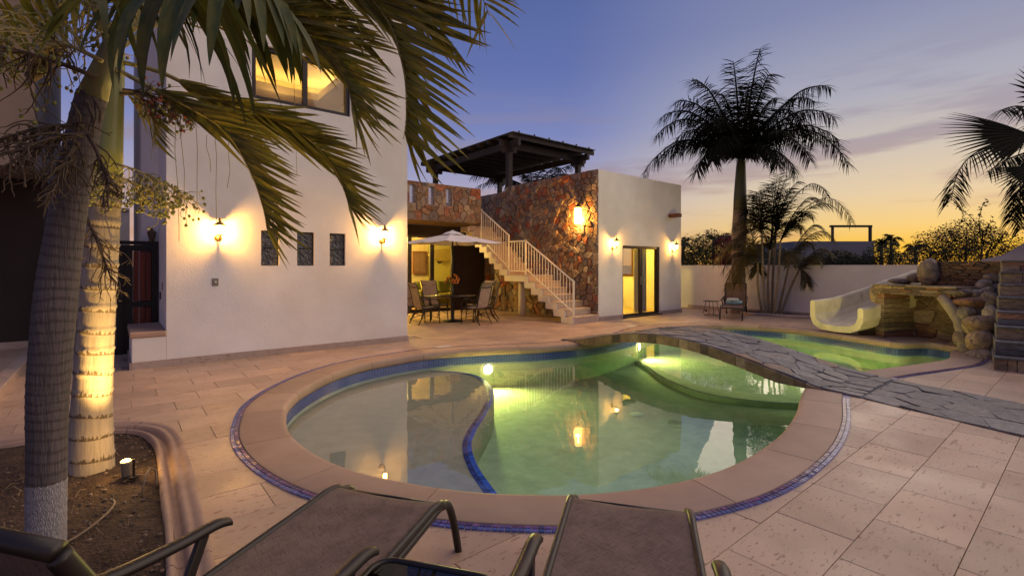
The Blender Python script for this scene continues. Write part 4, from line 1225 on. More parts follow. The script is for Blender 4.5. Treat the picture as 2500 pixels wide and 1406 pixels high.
# the cave behind: back wall of slabs, side pillar
cells = voronoi(0, LG+.2, .0, .93, .34, .20, rng=rg)
MB().add([gp(-.1, .82, -.02), gp(LG+.3, .82, -.02), gp(LG+.3, .82, .94), gp(-.1, .82, .94)], [(0,1,2,3)])
mb = MB(); mb.add([gp(-.15, .84, -.02), gp(LG+.35, .84, -.02), gp(LG+.35, .84, .94), gp(-.15, .84, .94)], [(0,1,2,3)]); mb.build('cave_back', m_cement, grotto)
lay_stones(grotto, cells, lambda s, z, d: gp(s, .84-d, z), m_rock, rock_col, .014, (.02, .10), 'cave_stone', 300, .02, .2, rg)
for k in range(9):
    z = .0+k*.103; mb = MB(); mb.col = rock_col(rg, None)
    o_ = rg.uniform(-.03, .03)
    V = [gp(-.08+o_, .02+o_, z), gp(.14+o_*.5, .0, z), gp(.16, .85, z), gp(-.1, .85, z)]
    V += [(p[0], p[1], z+.10) for p in V]; mb.add(V, [(3,2,1,0),(4,5,6,7),(0,1,5,4),(1,2,6,5),(2,3,7,6),(3,0,4,7)]); mb.build('pillar_stone', m_rock, grotto, bevel=.012)
# sloping cement rib at the right of the cave
mb = MB()
rib = [gp(LG-.12, .0, .93), gp(LG+.05, -.02, .74), gp(LG+.2, -.05, .5), gp(LG+.3, -.1, .25), gp(LG+.36, -.14, .0)]
mb.tube([Vector(p) for p in rib], [.09,.10,.085,.09,.11], 9); mb.build('sloping_rib', m_cement, grotto, True)
mb = MB(); rows = [[gp(LG+.02+.40*(1-t_), .12+.05*k, .93*t_) for t_ in (0,.25,.5,.75,1)] for k in (0, 14)]
mb.grid(rows); mb.build('side_infill', m_cement, grotto, True)
# stacked wall above and behind the ledge
def sp_(s, z, d): 
    p = Vector((13.0, 2.38, 0))+Vector((-.42,-.907,0))*s; n = Vector((-.907,.42,0))
    return (p.x+n.x*d, p.y+n.y*d, z)
mb = MB(); V = [sp_(0, 1.0, 0), sp_(1.75, 1.0, 0), sp_(1.75, 1.0, -.35), sp_(0, 1.0, -.35)]; V += [(p[0], p[1], 1.57) for p in V]
mb.add(V, [(3,2,1,0),(4,5,6,7),(0,1,5,4),(1,2,6,5),(2,3,7,6),(3,0,4,7)]); mb.build('stacked_core', m_cement, grotto)
cells = voronoi(0, 1.75, 1.0, 1.6, .22, .045, rng=rg)
lay_stones(grotto, cells, lambda s, z, d: sp_(s, z, d), m_rock, dark_rock, .008, (.02, .06), 'stacked_slate', 300, .006, .1, rg)
# boulders
def boulder(c, r, sc_, col, seed, name='boulder', lump=.22):
    bm = bmesh.new(); bmesh.ops.create_icosphere(bm, subdivisions=3, radius=1)
    q_ = Matrix.Rotation(seed*1.3, 3, 'Z')
    for v in bm.verts:
        d = 1+lump*mnoise.noise(v.co*.9+Vector((seed*7.1, seed, 0)))+.09*mnoise.noise(v.co*2.6+Vector((seed, 3, 0)))
        p = v.co*d; v.co = q_ @ Vector((p.x*sc_[0], p.y*sc_[1], p.z*sc_[2]))*r
    me = bpy.data.meshes.new(name); bm.to_mesh(me); bm.free()
    at_ = me.color_attributes.new('col', 'FLOAT_COLOR', 'CORNER'); at_.data.foreach_set('color', [*col, 1]*len(me.loops))
    me.polygons.foreach_set('use_smooth', [True]*len(me.polygons)); me.materials.append(m_boulder)
    o = link(name, me, grotto); o.location = c
    return o
tan, gry, redb, wht = (.38,.27,.17), (.27,.22,.17), (.28,.14,.08), (.44,.38,.30)
for i, (u, v, D, w_, h_, c_) in enumerate([(2396,791,8.35,62,40,(.30,.20,.13)), (2396,832,8.2,56,52,(.42,.29,.18)), (2359,768,8.75,40,42,gry), (2419,737,8.6,40,46,(.31,.24,.17)), (2403,696,8.9,32,26,(.34,.30,.25)), (2425,680,8.9,36,22,gry),
        (2421,768,8.45,36,42,wht), (2362,858,8.4,38,34,gry), (2400,874,8.0,70,40,(.27,.21,.16)), (2366,737,8.8,62,24,redb), (2339,714,9.0,58,22,(.24,.18,.13)), (2378,716,8.85,36,18,wht), (2268,664,9.9,42,56,(.28,.21,.15)),
        (2386,769,8.7,26,18,gry), (2345,795,8.9,26,26,gry), (2430,712,8.8,40,34,(.22,.17,.13)), (2200,686,10.6,50,14,(.20,.15,.12)), (2240,678,10.3,36,22,(.22,.17,.13)), (2136,716,10.5,22,40,(.30,.22,.13)), (2345,745,8.95,40,30,(.30,.2,.13)), (2372,800,8.55,34,34,(.33,.25,.17)), (2350,825,8.7,36,40,(.27,.2,.14)), (2380,755,8.75,34,24,(.26,.2,.15)), (2412,715,8.75,30,26,(.33,.27,.2)), (2432,795,8.3,30,40,(.28,.22,.16)), (2430,850,8.1,40,36,(.24,.18,.13)), (2330,735,9.1,36,24,(.25,.17,.1)), (2395,735,8.7,30,24,gry), (2375,880,8.2,44,26,(.25,.2,.15)), (2436,745,8.9,44,40,(.27,.2,.15)), (2440,690,9.3,44,34,(.24,.19,.15)), (2425,820,8.7,50,50,(.25,.19,.14)), (2405,850,8.6,50,44,(.28,.2,.15)), (2385,815,8.9,46,50,(.24,.18,.13)), (2395,765,9.1,54,50,(.26,.19,.14)), (2370,775,9.3,50,54,(.22,.16,.11)), (2415,700,9.4,60,40,(.26,.2,.15)), (2370,705,9.5,60,30,(.25,.18,.12)), (2340,850,9.2,44,40,(.22,.16,.11))]):
    p = at(u, v, D); r = .5*w_*D/1182
    boulder(p, r*1.08, (1, .95, h_/w_*1.05), c_, i+1)
mb = MB(); base = [at(2340,870,9.2), at(2455,905,8.6)]
P = [(11.75,1.62),(11.55,1.30),(10.75,1.12),(10.6,1.3),(11.2,1.5),(11.9,1.75),(12.5,1.7),(12.6,1.2),(12.0,.95),(11.2,.95)]
mb.prism([(12.2,1.66),(11.95,1.42),(11.7,1.2),(11.8,1.05),(12.6,1.0),(12.9,1.66)], -.02, .6); mb.prism([(12.5,1.62),(12.3,1.42),(12.1,1.2),(12.2,1.05),(12.9,1.0),(13.2,1.7)], .55, 1.02)
mb.build('rubble_core', m_cement, grotto)
# water film shining on the ledge
wf_ = MB().add([gp(.15, .1, 1.122), gp(LG*.8, .1, 1.122), gp(LG*.85, .7, 1.122), gp(.2, .7, 1.122)], [(0,1,2,3)])
mb = MB(); mb.add([gp(.25, .06, 1.124), gp(LG*.75, .06, 1.124), gp(LG*.8, .5, 1.124), gp(.3, .5, 1.124)], [(0,1,2,3)])
mb.build('water_film', glassy('wet_film', (.9,.9,.9), 1.5, .05, bump=.3, bscale=9), grotto)

# ---------------------------------------------------------------- slate steps at the right edge
steps_ = thing('slate_steps', 'stacked slate steps climbing at the right edge beside the boulders', 'steps', (10.2, .5, 0))
sd = Vector((.992, .125, 0)); sn = Vector((-.125, .992, 0)); S0 = Vector((9.86, 1.00, 0))
hs = [.195,.20,.20,.21,.21,.20,.20,.19]; z = 0
for k, h in enumerate(hs):
    def q(a, b, zz): p = S0+sd*(k*.27+a)+sn*(b-.02*k); return (p.x, p.y, zz)
    mb = MB(); V = [q(.02, -.01, z-.01), q(.02, -3, z-.01), q(2.6-k*.27, -3, z-.01), q(2.6-k*.27, -.01, z-.01)]; V += [(p[0], p[1], z+h-.035) for p in V]
    mb.add(V, [(3,2,1,0),(4,5,6,7),(0,1,5,4),(1,2,6,5),(2,3,7,6),(3,0,4,7)]); mb.build('step_core', m_slmort, steps_)
    t0 = 0
    while t0 < 1.9:   # tread flags
        w_ = rg.uniform(.35, .7); mb = MB(); mb.col = slate_col(rg, None); o_ = rg.uniform(-.02, .01)
        V = [q(o_-.02, -t0-.004, z+h-.034), q(o_-.02, -t0-w_+.004, z+h-.034), q(.36, -t0-w_+.004, z+h-.034), q(.36, -t0-.004, z+h-.034)]; V += [(p[0], p[1], z+h+rg.uniform(-.003,.003)) for p in V]
        mb.add(V, [(3,2,1,0),(4,5,6,7),(0,1,5,4),(1,2,6,5),(2,3,7,6),(3,0,4,7)]); mb.build('tread_flag', m_slate, steps_, bevel=.006); t0 += w_
    t0 = -.0
    rows_ = [(z-.005, z+h-.036)] if k == 0 else [(z+.001, z+.085), (z+.087, z+h-.036)] if k % 2 else [(z+.001, z+h-.036)]
    for za, zb in rows_:
        t0 = 0
        while t0 < 1.9:
            w_ = rg.uniform(.09, .16) if k == 0 else rg.uniform(.22, .55)
            mb = MB(); mb.col = (lambda c_: tuple(x_*1.1 for x_ in c_))((lambda q_: (q_[0]*1.05+.03, q_[1]*1.05+.03, q_[2]+.035))(rock_col(rg, None)) if rg.random() < .85 else slate_col(rg, None)); o_ = rg.uniform(-.012, .01)
            V = [q(o_, -t0-.004, za), q(o_, -t0-w_+.004, za), q(.06, -t0-w_+.004, za), q(.06, -t0-.004, za)]; V += [(p[0], p[1], zb) for p in V]
            mb.add(V, [(3,2,1,0),(4,5,6,7),(0,1,5,4),(1,2,6,5),(2,3,7,6),(3,0,4,7)]); mb.build('riser_stone', m_rock, steps_, bevel=.005); t0 += w_
    z += h

# ---------------------------------------------------------------- cast slide
m_slide = mat('slide_plaster', (.66,.58,.40), .6, var=.22, scale=4, bump=.2, bscale=30, bdist=.01, dark=((.42,.36,.24), 7, .66))
slide = thing('water_slide', 'cream cast concrete water slide curving down to the pool', 'slide', (12.6, 3.7, 0))
cl = catmull([(12.38,3.76),(12.8,3.58),(13.3,3.25),(13.9,2.85),(14.7,2.4),(15.6,2.05)], 8, False); cl = resample(cl, .16, False)
zs = [(0,.17),(.5,.22),(1.1,.40),(1.8,.62),(2.7,.86),(3.7,.95)]
def zint(s):
    for (a, b), (c_, d) in zip(zs[:-1], zs[1:]):
        if s <= c_: return b+(d-b)*(s-a)/(c_-a)
    return zs[-1][1]
inn = [(-.50,.50),(-.50,.22),(-.44,.09),(-.30,.02),(0,0),(.30,.02),(.44,.09),(.50,.22),(.50,.50)]
out = [(.53,.54),(.60,.53),(.62,.48),(.62,.16),(.54,-.02),(.34,-.11),(0,-.13),(-.34,-.11),(-.54,-.02),(-.62,.16),(-.62,.48),(-.60,.53),(-.53,.54)]
prof = inn+out; rows = []; s = 0
for i, p in enumerate(cl):
    t = (cl[min(i+1, len(cl)-1)]-cl[max(i-1, 0)]).normalized(); n = Vector((t.y, -t.x, 0))
    if i: s += (cl[i]-cl[i-1]).length
    z = zint(s); near_low = 1
    rows.append([(p.x+n.x*a, p.y+n.y*a, max(z+(b*(.82 if a > .3 and b > .3 and s < .9 else 1)), .0)) for a, b in prof])
mb = MB(); mb.grid(rows, True); mb.add(rows[0], [tuple(range(len(prof)))]); mb.add(rows[-1], [tuple(range(len(prof)-1, -1, -1))])
o = mb.build('chute', m_slide, slide)
bv = o.modifiers.new('bevel', 'BEVEL'); bv.width = .025; bv.segments = 3; bv.limit_method = 'ANGLE'; bv.angle_limit = R(50)
MB().box(13.0, 13.3, 3.05, 3.5, -.02, .2).build('support', m_cement, slide, bevel=.02)

# ================================================================ garden wall and what stands beyond it
gw = thing('garden_wall', 'long white plastered garden wall behind the palms', 'wall', (16.3, 4, 0))
MB().box(16.2, 16.4, -8, 16, -.03, 1.50).build('panel', m_stucco2, gw)
MB().box(16.19, 16.41, -8, 16, 1.502, 1.535).build('coping_strip', m_stucco2, gw)
for i in range(14): MB().box(16.178, 16.199, 2.6+i*.5, 2.6+i*.5+.495, -.01, .10).build('skirting_piece', m_trav_trim, gw)
MB().box(16.17, 16.199, 5.7, 5.79, .95, 1.12).build('meter_box', m_stucco2, gw)
m_nb = mat('neighbour_paint', (.17,.17,.19), .9, var=.1, scale=.5)
nbh = thing('neighbour_house', 'grey flat roofed neighbour house with a roof frame beyond the wall', 'house', tuple(at(2050, 640, 34))[:2]+(0,))
c0 = at(2134, 650, 34); ux = Vector((math.sin(AX), -math.cos(AX), 0)); uz = Vector((math.cos(AX), math.sin(AX), 0))
def nbm(a, b, z): p = Vector((c0.x, c0.y, 0))+ux*a+uz*b; return (p.x, p.y, z)
def nbox(name, a0, a1, b0, b1, z0, z1, m, par):
    mb = MB(); V = [nbm(a0,b0,z0), nbm(a1,b0,z0), nbm(a1,b1,z0), nbm(a0,b1,z0)]; V += [(p[0], p[1], z1) for p in V]
    mb.add(V, [(3,2,1,0),(4,5,6,7),(0,1,5,4),(1,2,6,5),(2,3,7,6),(3,0,4,7)]); return mb.build(name, m, par)
nbox('wall', -5.6, 0, 0, 6, -.05, 3.25, m_nb, nbh); nbox('low_wing', -8.5, -5.61, 1, 6, -.05, 2.5, m_nb, nbh)
for a in (-4.2, -3.2, -2.2): nbox('window', a, a+.6, -.03, -.002, 2.0, 2.5, mat('dark_window', (.01,.01,.012), .3), nbh)
nbox('roof_post', -.15, 0, .2, .35, 3.252, 4.25, m_dark, nbh); nbox('roof_post', -2.8, -2.68, .2, .35, 3.252, 4.25, m_dark, nbh); nbox('roof_beam', -2.9, .02, .18, .37, 4.252, 4.4, m_dark, nbh)
for k in range(3): nbox('balcony_rail', -4.6, -3.2, -.5, -.46, 1.3+k*.12, 1.33+k*.12, m_nb, nbh)
# shade sail peeping over the steps
m_sail = mat('shade_cloth', (.42,.34,.27), .9, var=.1, scale=3)
ss = thing('shade_sail', 'tan shade cloth peaking above the slate steps at right', 'awning', tuple(at(2500, 640, 10.5))[:2]+(0,))
pts = [at(2395, 634, 10.4), at(2450, 622, 10.4), at(2505, 590, 10.4), at(2560, 560, 10.4)]
rows = [[p+Vector((0,0,-.0)) for p in pts], [p+Vector((.5,-.1,.04)) for p in pts], [Vector((p.x+1.2, p.y-.3, p.z-.05)) for p in pts]]
lo = [Vector((p.x, p.y, 1.45)) for p in pts]
MB().grid([lo]+rows).build('cloth', m_sail, ss, True)
MB().tube([at(2556, 640, 10.4), at(2556, 560, 10.4)], .03, 8).tube([Vector((*at(2556,640,10.4)[:2], 0)), at(2556, 640, 10.4)], .03, 8).build('mast', m_dark, ss)
# ================================================================ wall lanterns
m_lant = mat('lantern_brass', (.20,.12,.04), .45, metal=.7)
m_lglass = glassy('lantern_glass', (.9,.8,.6), 1.4, .1, (1,.66,.22), 3.2)
m_bulb = emission('bulb', (1,.70,.28), 70)
def lantern(x, y, z, label, power, group='lit lanterns on the white walls', lit=True, s=1.0, cat='wall lamp'):
    r_ = thing('wall_lantern', label, cat, (x, y, z), group)
    Y = y-.15*s
    MB().lathe([(.055*s,0),(.055*s,.012),(.035*s,.025),(.01,.03)], 16, (x, y, z-.11*s), m=rot_m('X', PI/2)).build('backplate', m_lant, r_, True)
    MB().tube([(x, y-.02, z-.11*s), (x, y-.07*s, z-.15*s), (x, y-.12*s, z-.16*s), (x, Y, z-.12*s), (x, Y, z-.08*s)], .011*s, 8).build('arm', m_lant, r_, True)
    MB().lathe([(.02*s,-.09*s),(.045*s,-.075*s),(.05*s,-.065*s),(.02*s,-.06*s)], 6, (x, Y, z)).build('base', m_lant, r_)
    MB().lathe([(.085*s,.075*s),(.09*s,.085*s),(.06*s,.115*s),(.03*s,.135*s),(.018*s,.155*s),(.022*s,.165*s),(.004,.20*s)], 6, (x, Y, z)).build('cap', m_lant, r_)
    b = MB()
    for k in range(6):
        a = k*PI/3
        b.beam((x+.047*s*math.cos(a), Y+.047*s*math.sin(a), z-.065*s), (x+.078*s*math.cos(a), Y+.078*s*math.sin(a), z+.078*s), .007*s, .007*s)
    b.build('bars', m_lant, r_)
    MB().lathe([(.044*s,-.063*s),(.074*s,.076*s)], 6, (x, Y, z), cap=False).build('glass', m_lglass if lit else m_gblock, r_)
    if lit:
        MB().ball((x, Y, z), .011*s, 8, 5).build('bulb', m_bulb, r_, True)
        point('lantern_light', (x, Y, z+.005), power, (1,.55,.15), .03, r_)
lantern(1.27, 8.9, 2.06, 'lit brass lantern on the white wall left of the glass blocks', 80)
lantern(4.02, 8.9, 2.10, 'lit brass lantern at the right corner of the big white wall', 80)
lantern(10.84, 8.75, 2.12, 'lit brass lantern left of the pool house glass door', 38)
lantern(13.83, 8.75, 2.10, 'lit brass lantern right of the pool house glass door', 38)
lantern(.50, 10.6, 2.02, 'small unlit dark lantern above the red gate', 0, None, False, .8)
# tall lamp on the fieldstone
fl = thing('stone_wall_lamp', 'tall glowing cylinder lamp high on the fieldstone wall', 'wall lamp', (10.2, 9.37, 2.95))
fx, fy, fz = 10.10, 9.37, 2.95
MB().lathe([(.10,-.26),(.115,-.2),(.11,.12),(.10,.2)], 16, (fx, fy, fz), cap=False).build('glass', glassy('amber_glass', (.9,.7,.4), 1.4, .2, (1,.62,.18), 3.2), fl, True)
MB().lathe([(.115,.2),(.12,.22),(.06,.27),(.015,.31)], 16, (fx, fy, fz)).build('cap', m_lant, fl, True)
MB().box(fx, 10.21, fy-.03, fy+.03, fz+.2, fz+.25).build('bracket', m_lant, fl)
MB().lathe([(.010,-.18),(.012,0),(.010,.12)], 10, (fx, fy, fz)).build('bulb', m_bulb, fl, True)
point('stone_lamp_light', (fx, fy, fz-.1), 170, (1,.56,.14), .05, fl)
# ground spotlight in the palm bed
sp_l = thing('ground_spotlight', 'small lit garden spotlight staked in the soil beside the palm', 'spotlight', (.08, 4.18, .05))
sdir = Vector((-.03, .05, 1.0)).normalized(); sq_ = sdir.to_track_quat('Z', 'Y').to_matrix().to_4x4(); pc = (.06, 4.2, .15)
MB().lathe([(.022,-.08),(.027,-.06),(.029,0),(.032,.01),(.032,.03),(.029,.03)], 14, pc, m=sq_).build('housing', mat('lamp_grey', (.18,.15,.11), .5), sp_l, True)
MB().lathe([(.029,.030),(.024,.038),(.013,.043),(.002,.044)], 14, pc, m=sq_).build('lens', emission('spot_lens', (1,.62,.16), 16), sp_l)
MB().box(.093, .107, 4.14, 4.154, .0, .2).lathe([(.03,.07),(.03,.085)], 10, (.1, 4.147, 0)).build('stake', m_frame, sp_l)
l = bpy.data.lights.new('ground_spot', 'SPOT'); l.energy = 205; l.color = (1,.64,.20); l.shadow_soft_size = .03; l.spot_size = R(96); l.spot_blend = 1.0
o = bpy.data.objects.new('ground_spot', l); C.objects.link(o); o.location = Vector(pc)+sdir*.085; o.rotation_euler = sdir.to_track_quat('-Z', 'Y').to_euler(); setp(o, sp_l)
point('spot_spill', Vector(pc)+sdir*.09, 3.5, (1,.62,.2), .02, sp_l)

# ================================================================ dining set under the parasol
def fabric(name, col, s=420):
    m = mat(name, col, .85, var=.25, scale=9, spec=.25)
    t = m.node_tree; b = t.nodes['Principled BSDF']; L = t.links.new
    def N(ty, **kw):
        n = t.nodes.new(ty)
        for k, v in kw.items(): setattr(n, k, v)
        return n
    tc_ = N('ShaderNodeTexCoord'); src = b.inputs['Base Color'].links[0].from_socket; facs = []
    for sx_, sy_ in ((s, s*.05), (s*.05, s)):
        mp_ = N('ShaderNodeMapping'); L(tc_.outputs['Object'], mp_.inputs[0]); mp_.inputs['Scale'].default_value = (sx_, sy_, 60)
        mp_.inputs['Rotation'].default_value = (0, 0, .583)
        n = N('ShaderNodeTexNoise'); L(mp_.outputs[0], n.inputs[0]); n.inputs['Scale'].default_value = 1; n.inputs['Detail'].default_value = 1; facs.append(n.outputs[0])
    ad = N('ShaderNodeMath', operation='ADD'); L(facs[0], ad.inputs[0]); L(facs[1], ad.inputs[1])
    r = ramp(t, ad.outputs[0], [(.80, (.76,)*3), (1.18, (1.24,)*3)], 'LINEAR')
    # two noises sum to about one
    mx = N('ShaderNodeMix', data_type='RGBA', blend_type='MULTIPLY'); mx.inputs[0].default_value = 1; L(src, mx.inputs[6]); L(r, mx.inputs[7]); L(mx.outputs[2], b.inputs['Base Color'])
    bp = N('ShaderNodeBump'); bp.inputs['Strength'].default_value = .3; bp.inputs['Distance'].default_value = .002; L(ad.outputs[0], bp.inputs['Height']); L(bp.outputs[0], b.inputs['Normal'])
    return m
m_sling = fabric('taupe_sling', (.155,.105,.082))
m_sling2 = fabric('pale_sling', (.30,.235,.185))
m_metal = mat('dark_powder_coat', (.016,.011,.009), .42, spec=.4)
def make_chair():
    r_ = thing('dining_chair', 'x x x x', 'chair', world=False)
    prof = [(.27,.40),(.235,.435),(.12,.425),(-.05,.405),(-.17,.41),(-.225,.46),(-.255,.58),(-.30,.78),(-.345,.95),(-.395,1.05),(-.45,1.085)]
    pr = catmull(prof, 4, False)
    MB().grid([[(-.22, p.x, p.y), (-.1, p.x, p.y-.008), (.1, p.x, p.y-.008), (.22, p.x, p.y)] for p in pr][::-1]).build('sling', m_sling2, r_, True)
    for s_ in (-1, 1):
        MB().tube([(s_*.235, p.x, p.y) for p in pr], .013, 7).build('side_rail', m_metal, r_, True)
        MB().tube([(s_*.24,.24,.43),(s_*.25,.27,.25),(s_*.26,.285,0)], .014, 7).build('leg', m_metal, r_, True)
        MB().tube([(s_*.24,-.13,.41),(s_*.25,-.18,.25),(s_*.265,-.33,0)], .014, 7).build('leg', m_metal, r_, True)
        MB().tube(catmull([(.265,.28),(.24,.5),(.2,.62),(.1,.655),(-.1,.645),(-.26,.62)], 4, False) and [(s_*.265, p.x, p.y) for p in catmull([(.27,.30),(.26,.5),(.2,.62),(.08,.655),(-.1,.645),(-.265,.62)], 4, False)], .013, 7).build('armrest', m_metal, r_, True)
        MB().tube([(s_*.255,.275,.14),(s_*.2,.1,.2),(s_*.19,-.05,.21),(s_*.255,-.24,.14)], .009, 6).build('stretcher', m_metal, r_, True)
    MB().tube([(-.235,-.35,.965),(0,-.365,.945),(.235,-.35,.965)], .011, 7).build('top_bar', m_metal, r_, True)
    MB().tube([(-.24,.235,.42),(.24,.235,.42)], .011, 7).tube([(-.24,-.15,.4),(.24,-.15,.4)], .011, 7).build('seat_bar', m_metal, r_, True)
    return r_
TC = Vector((7.1, 11.2, 0))
chair = make_chair()
labs = [(-78, .86, 'sling dining chair with its back turned, nearest the staircase'), (-36, .92, 'sling dining chair tucked half behind the near right chair'), (0, .90, 'sling dining chair on the far right beside the dark panel'),
        (92, .88, 'sling dining chair behind the table in front of the sofa'), (136, .95, 'leftmost sling dining chair beside the house corner'), (176, .80, 'sling dining chair left of the table, second from the house corner')]
for i, (a, rr_, lb) in enumerate(labs):
    c_ = chair if i == 0 else copy_tree(chair)
    c_.location = (TC.x+rr_*math.cos(R(a)), TC.y+rr_*math.sin(R(a)), .002); c_.rotation_euler.z = R(a+90+random.Random(i).uniform(-8,8))
    tag(c_, lb, 'chair', 'sling chairs round the dining table')
m_tglass = mat('dark_table_glass', (.02,.018,.016), .08, spec=.6)
tb = thing('dining_table', 'round dark glass dining table on a pedestal under the parasol', 'table', tuple(TC))
MB().lathe([(.60,.692),(.615,.70),(.615,.712),(.60,.72)], 36, TC).build('rim', m_metal, tb, True)
MB().lathe([(.59,.712),(.595,.7215),(.02,.7215)], 36, TC).build('glass_top', m_tglass, tb, True)
MB().lathe([(.29,.003),(.28,.03),(.06,.06),(.05,.1),(.05,.69)], 24, TC, cap=False).build('pedestal', m_metal, tb, True)
# parasol
um = thing('parasol', 'square white parasol open above the dining table', 'parasol', tuple(TC))
m_canvas = mat('white_canvas', (.70,.67,.66), .85, var=.06, scale=4)
MB().tube([(TC.x, TC.y, .723), (TC.x, TC.y, 2.40)], .022, 10).build('pole', m_metal, um, True)
HW = 1.0; ZR, ZP = 2.13, 2.42
corners = [(TC.x+math.cos(R(k*45+6))*(HW*1.38 if k % 2 else HW*1.02), TC.y+math.sin(R(k*45+6))*(HW*1.38 if k % 2 else HW*1.02)) for k in range(8)]
for k in range(8):
    a, b = corners[k], corners[(k+1) % 8]
    rows = []
    for t in (0, .25, .5, .75, 1):
        zc = ZP+(ZR-ZP)*t**.92
        row = []
        for s_ in (0, .25, .5, .75, 1):
            x = a[0]+(b[0]-a[0])*s_; y = a[1]+(b[1]-a[1])*s_
            row.append((TC.x+(x-TC.x)*t, TC.y+(y-TC.y)*t, zc-.03*math.sin(PI*s_)*t))
        rows.append(row)
    MB().grid(rows[::-1]).build('canopy_panel', m_canvas, um, True)
    MB().tube([(TC.x, TC.y, ZP-.03), (a[0]*.985+TC.x*.015, a[1]*.985+TC.y*.015, ZR-.012)], .009, 6).build('rib', m_metal, um)
MB().lathe([(.32,2.345),(.2,2.40),(.06,2.445),(.02,2.47)], 8, (TC.x, TC.y, .01), cap=True).build('vent_cap', m_canvas, um)
MB().lathe([(.03,2.47),(.02,2.50)], 8, (TC.x, TC.y, .01)).build('finial', m_metal, um)
MB().tube([(TC.x-.28, TC.y-.3, 2.2), (TC.x-.33, TC.y-.35, 2.1), (TC.x-.36, TC.y-.36, 2.03)], .012, 5).build('tie_strap', m_canvas, um)
# sunflowers in a bottle vase
vs = thing('sunflower_vase', 'glass bottle vase of sunflowers standing on the dining table', 'vase', (TC.x-.1, TC.y-.12, .722))
VX, VY = TC.x-.1, TC.y-.14
MB().lathe([(.045,.723),(.05,.74),(.05,.86),(.03,.93),(.022,.98),(.026,1.02)], 16, (VX, VY, 0), cap=False).build('bottle', glassy('vase_glass', (.75,.8,.75), 1.5, .05), vs, True)
m_petal = mat('sunflower_petal', (.62,.20,.015), .7, var=.3, scale=20); m_disc = mat('sunflower_disc', (.035,.016,.008), .9, bump=.5, bscale=90); m_leafs = mat('flower_leaf', (.05,.07,.02), .7)
rg = random.Random(4)
for k in range(11):
    a = rg.uniform(0, 2*PI); rr_ = rg.uniform(.03, .17) if k else 0; c_ = Vector((VX+rr_*math.cos(a), VY+rr_*math.sin(a), 1.15+rg.uniform(-.04, .17)-rr_*.4))
    d = (Vector((math.cos(a)*.7, math.sin(a)*.7, .5))+Vector((-.635,-.773,0))*.9).normalized(); q_ = d.to_track_quat('Z', 'Y').to_matrix().to_4x4()
    fh = MB().lathe([(.032,0),(.028,.012),(.004,.016)], 10, c_, m=q_).build('flower_head', m_disc, vs, True)
    pm = MB()
    for j in range(15):
        b = j*2*PI/15; L_ = .062*rg.uniform(.85, 1.1); w_ = .012
        ca, sa = math.cos(b), math.sin(b)
        P = [Vector((ca*.028-sa*-w_*.5, sa*.028+ca*-w_*.5, .004)), Vector((ca*.028-sa*w_*.5, sa*.028+ca*w_*.5, .004)), Vector((ca*.05-sa*w_, sa*.05+ca*w_, .012)), Vector((ca*L_*1.1, sa*L_*1.1, .006)), Vector((ca*.05+sa*w_, sa*.05-ca*w_, .012))]
        pm.add([c_+(q_ @ p) for p in P], [(0,1,2,3,4)])
    pm.build('petals', m_petal, fh)
    MB().tube([(VX, VY, .76), (VX+(c_.x-VX)*.3, VY+(c_.y-VY)*.3, 1.0), tuple(c_-d*.01)], .005, 5).build('stem', m_leafs, vs)
lm = MB()
for k in range(16):
    a = rg.uniform(0, 2*PI); r0 = rg.uniform(.04, .1); z = rg.uniform(1.03, 1.2); L_ = rg.uniform(.05, .09); ca, sa = math.cos(a), math.sin(a)
    lm.add([(VX+ca*r0, VY+sa*r0, z), (VX+ca*(r0+L_*.5)-sa*.025, VY+sa*(r0+L_*.5)+ca*.025, z+.01), (VX+ca*(r0+L_), VY+sa*(r0+L_), z-.02), (VX+ca*(r0+L_*.5)+sa*.025, VY+sa*(r0+L_*.5)-ca*.025, z+.01)], [(0,1,2,3)])
lm.build('leaves', m_leafs, vs)

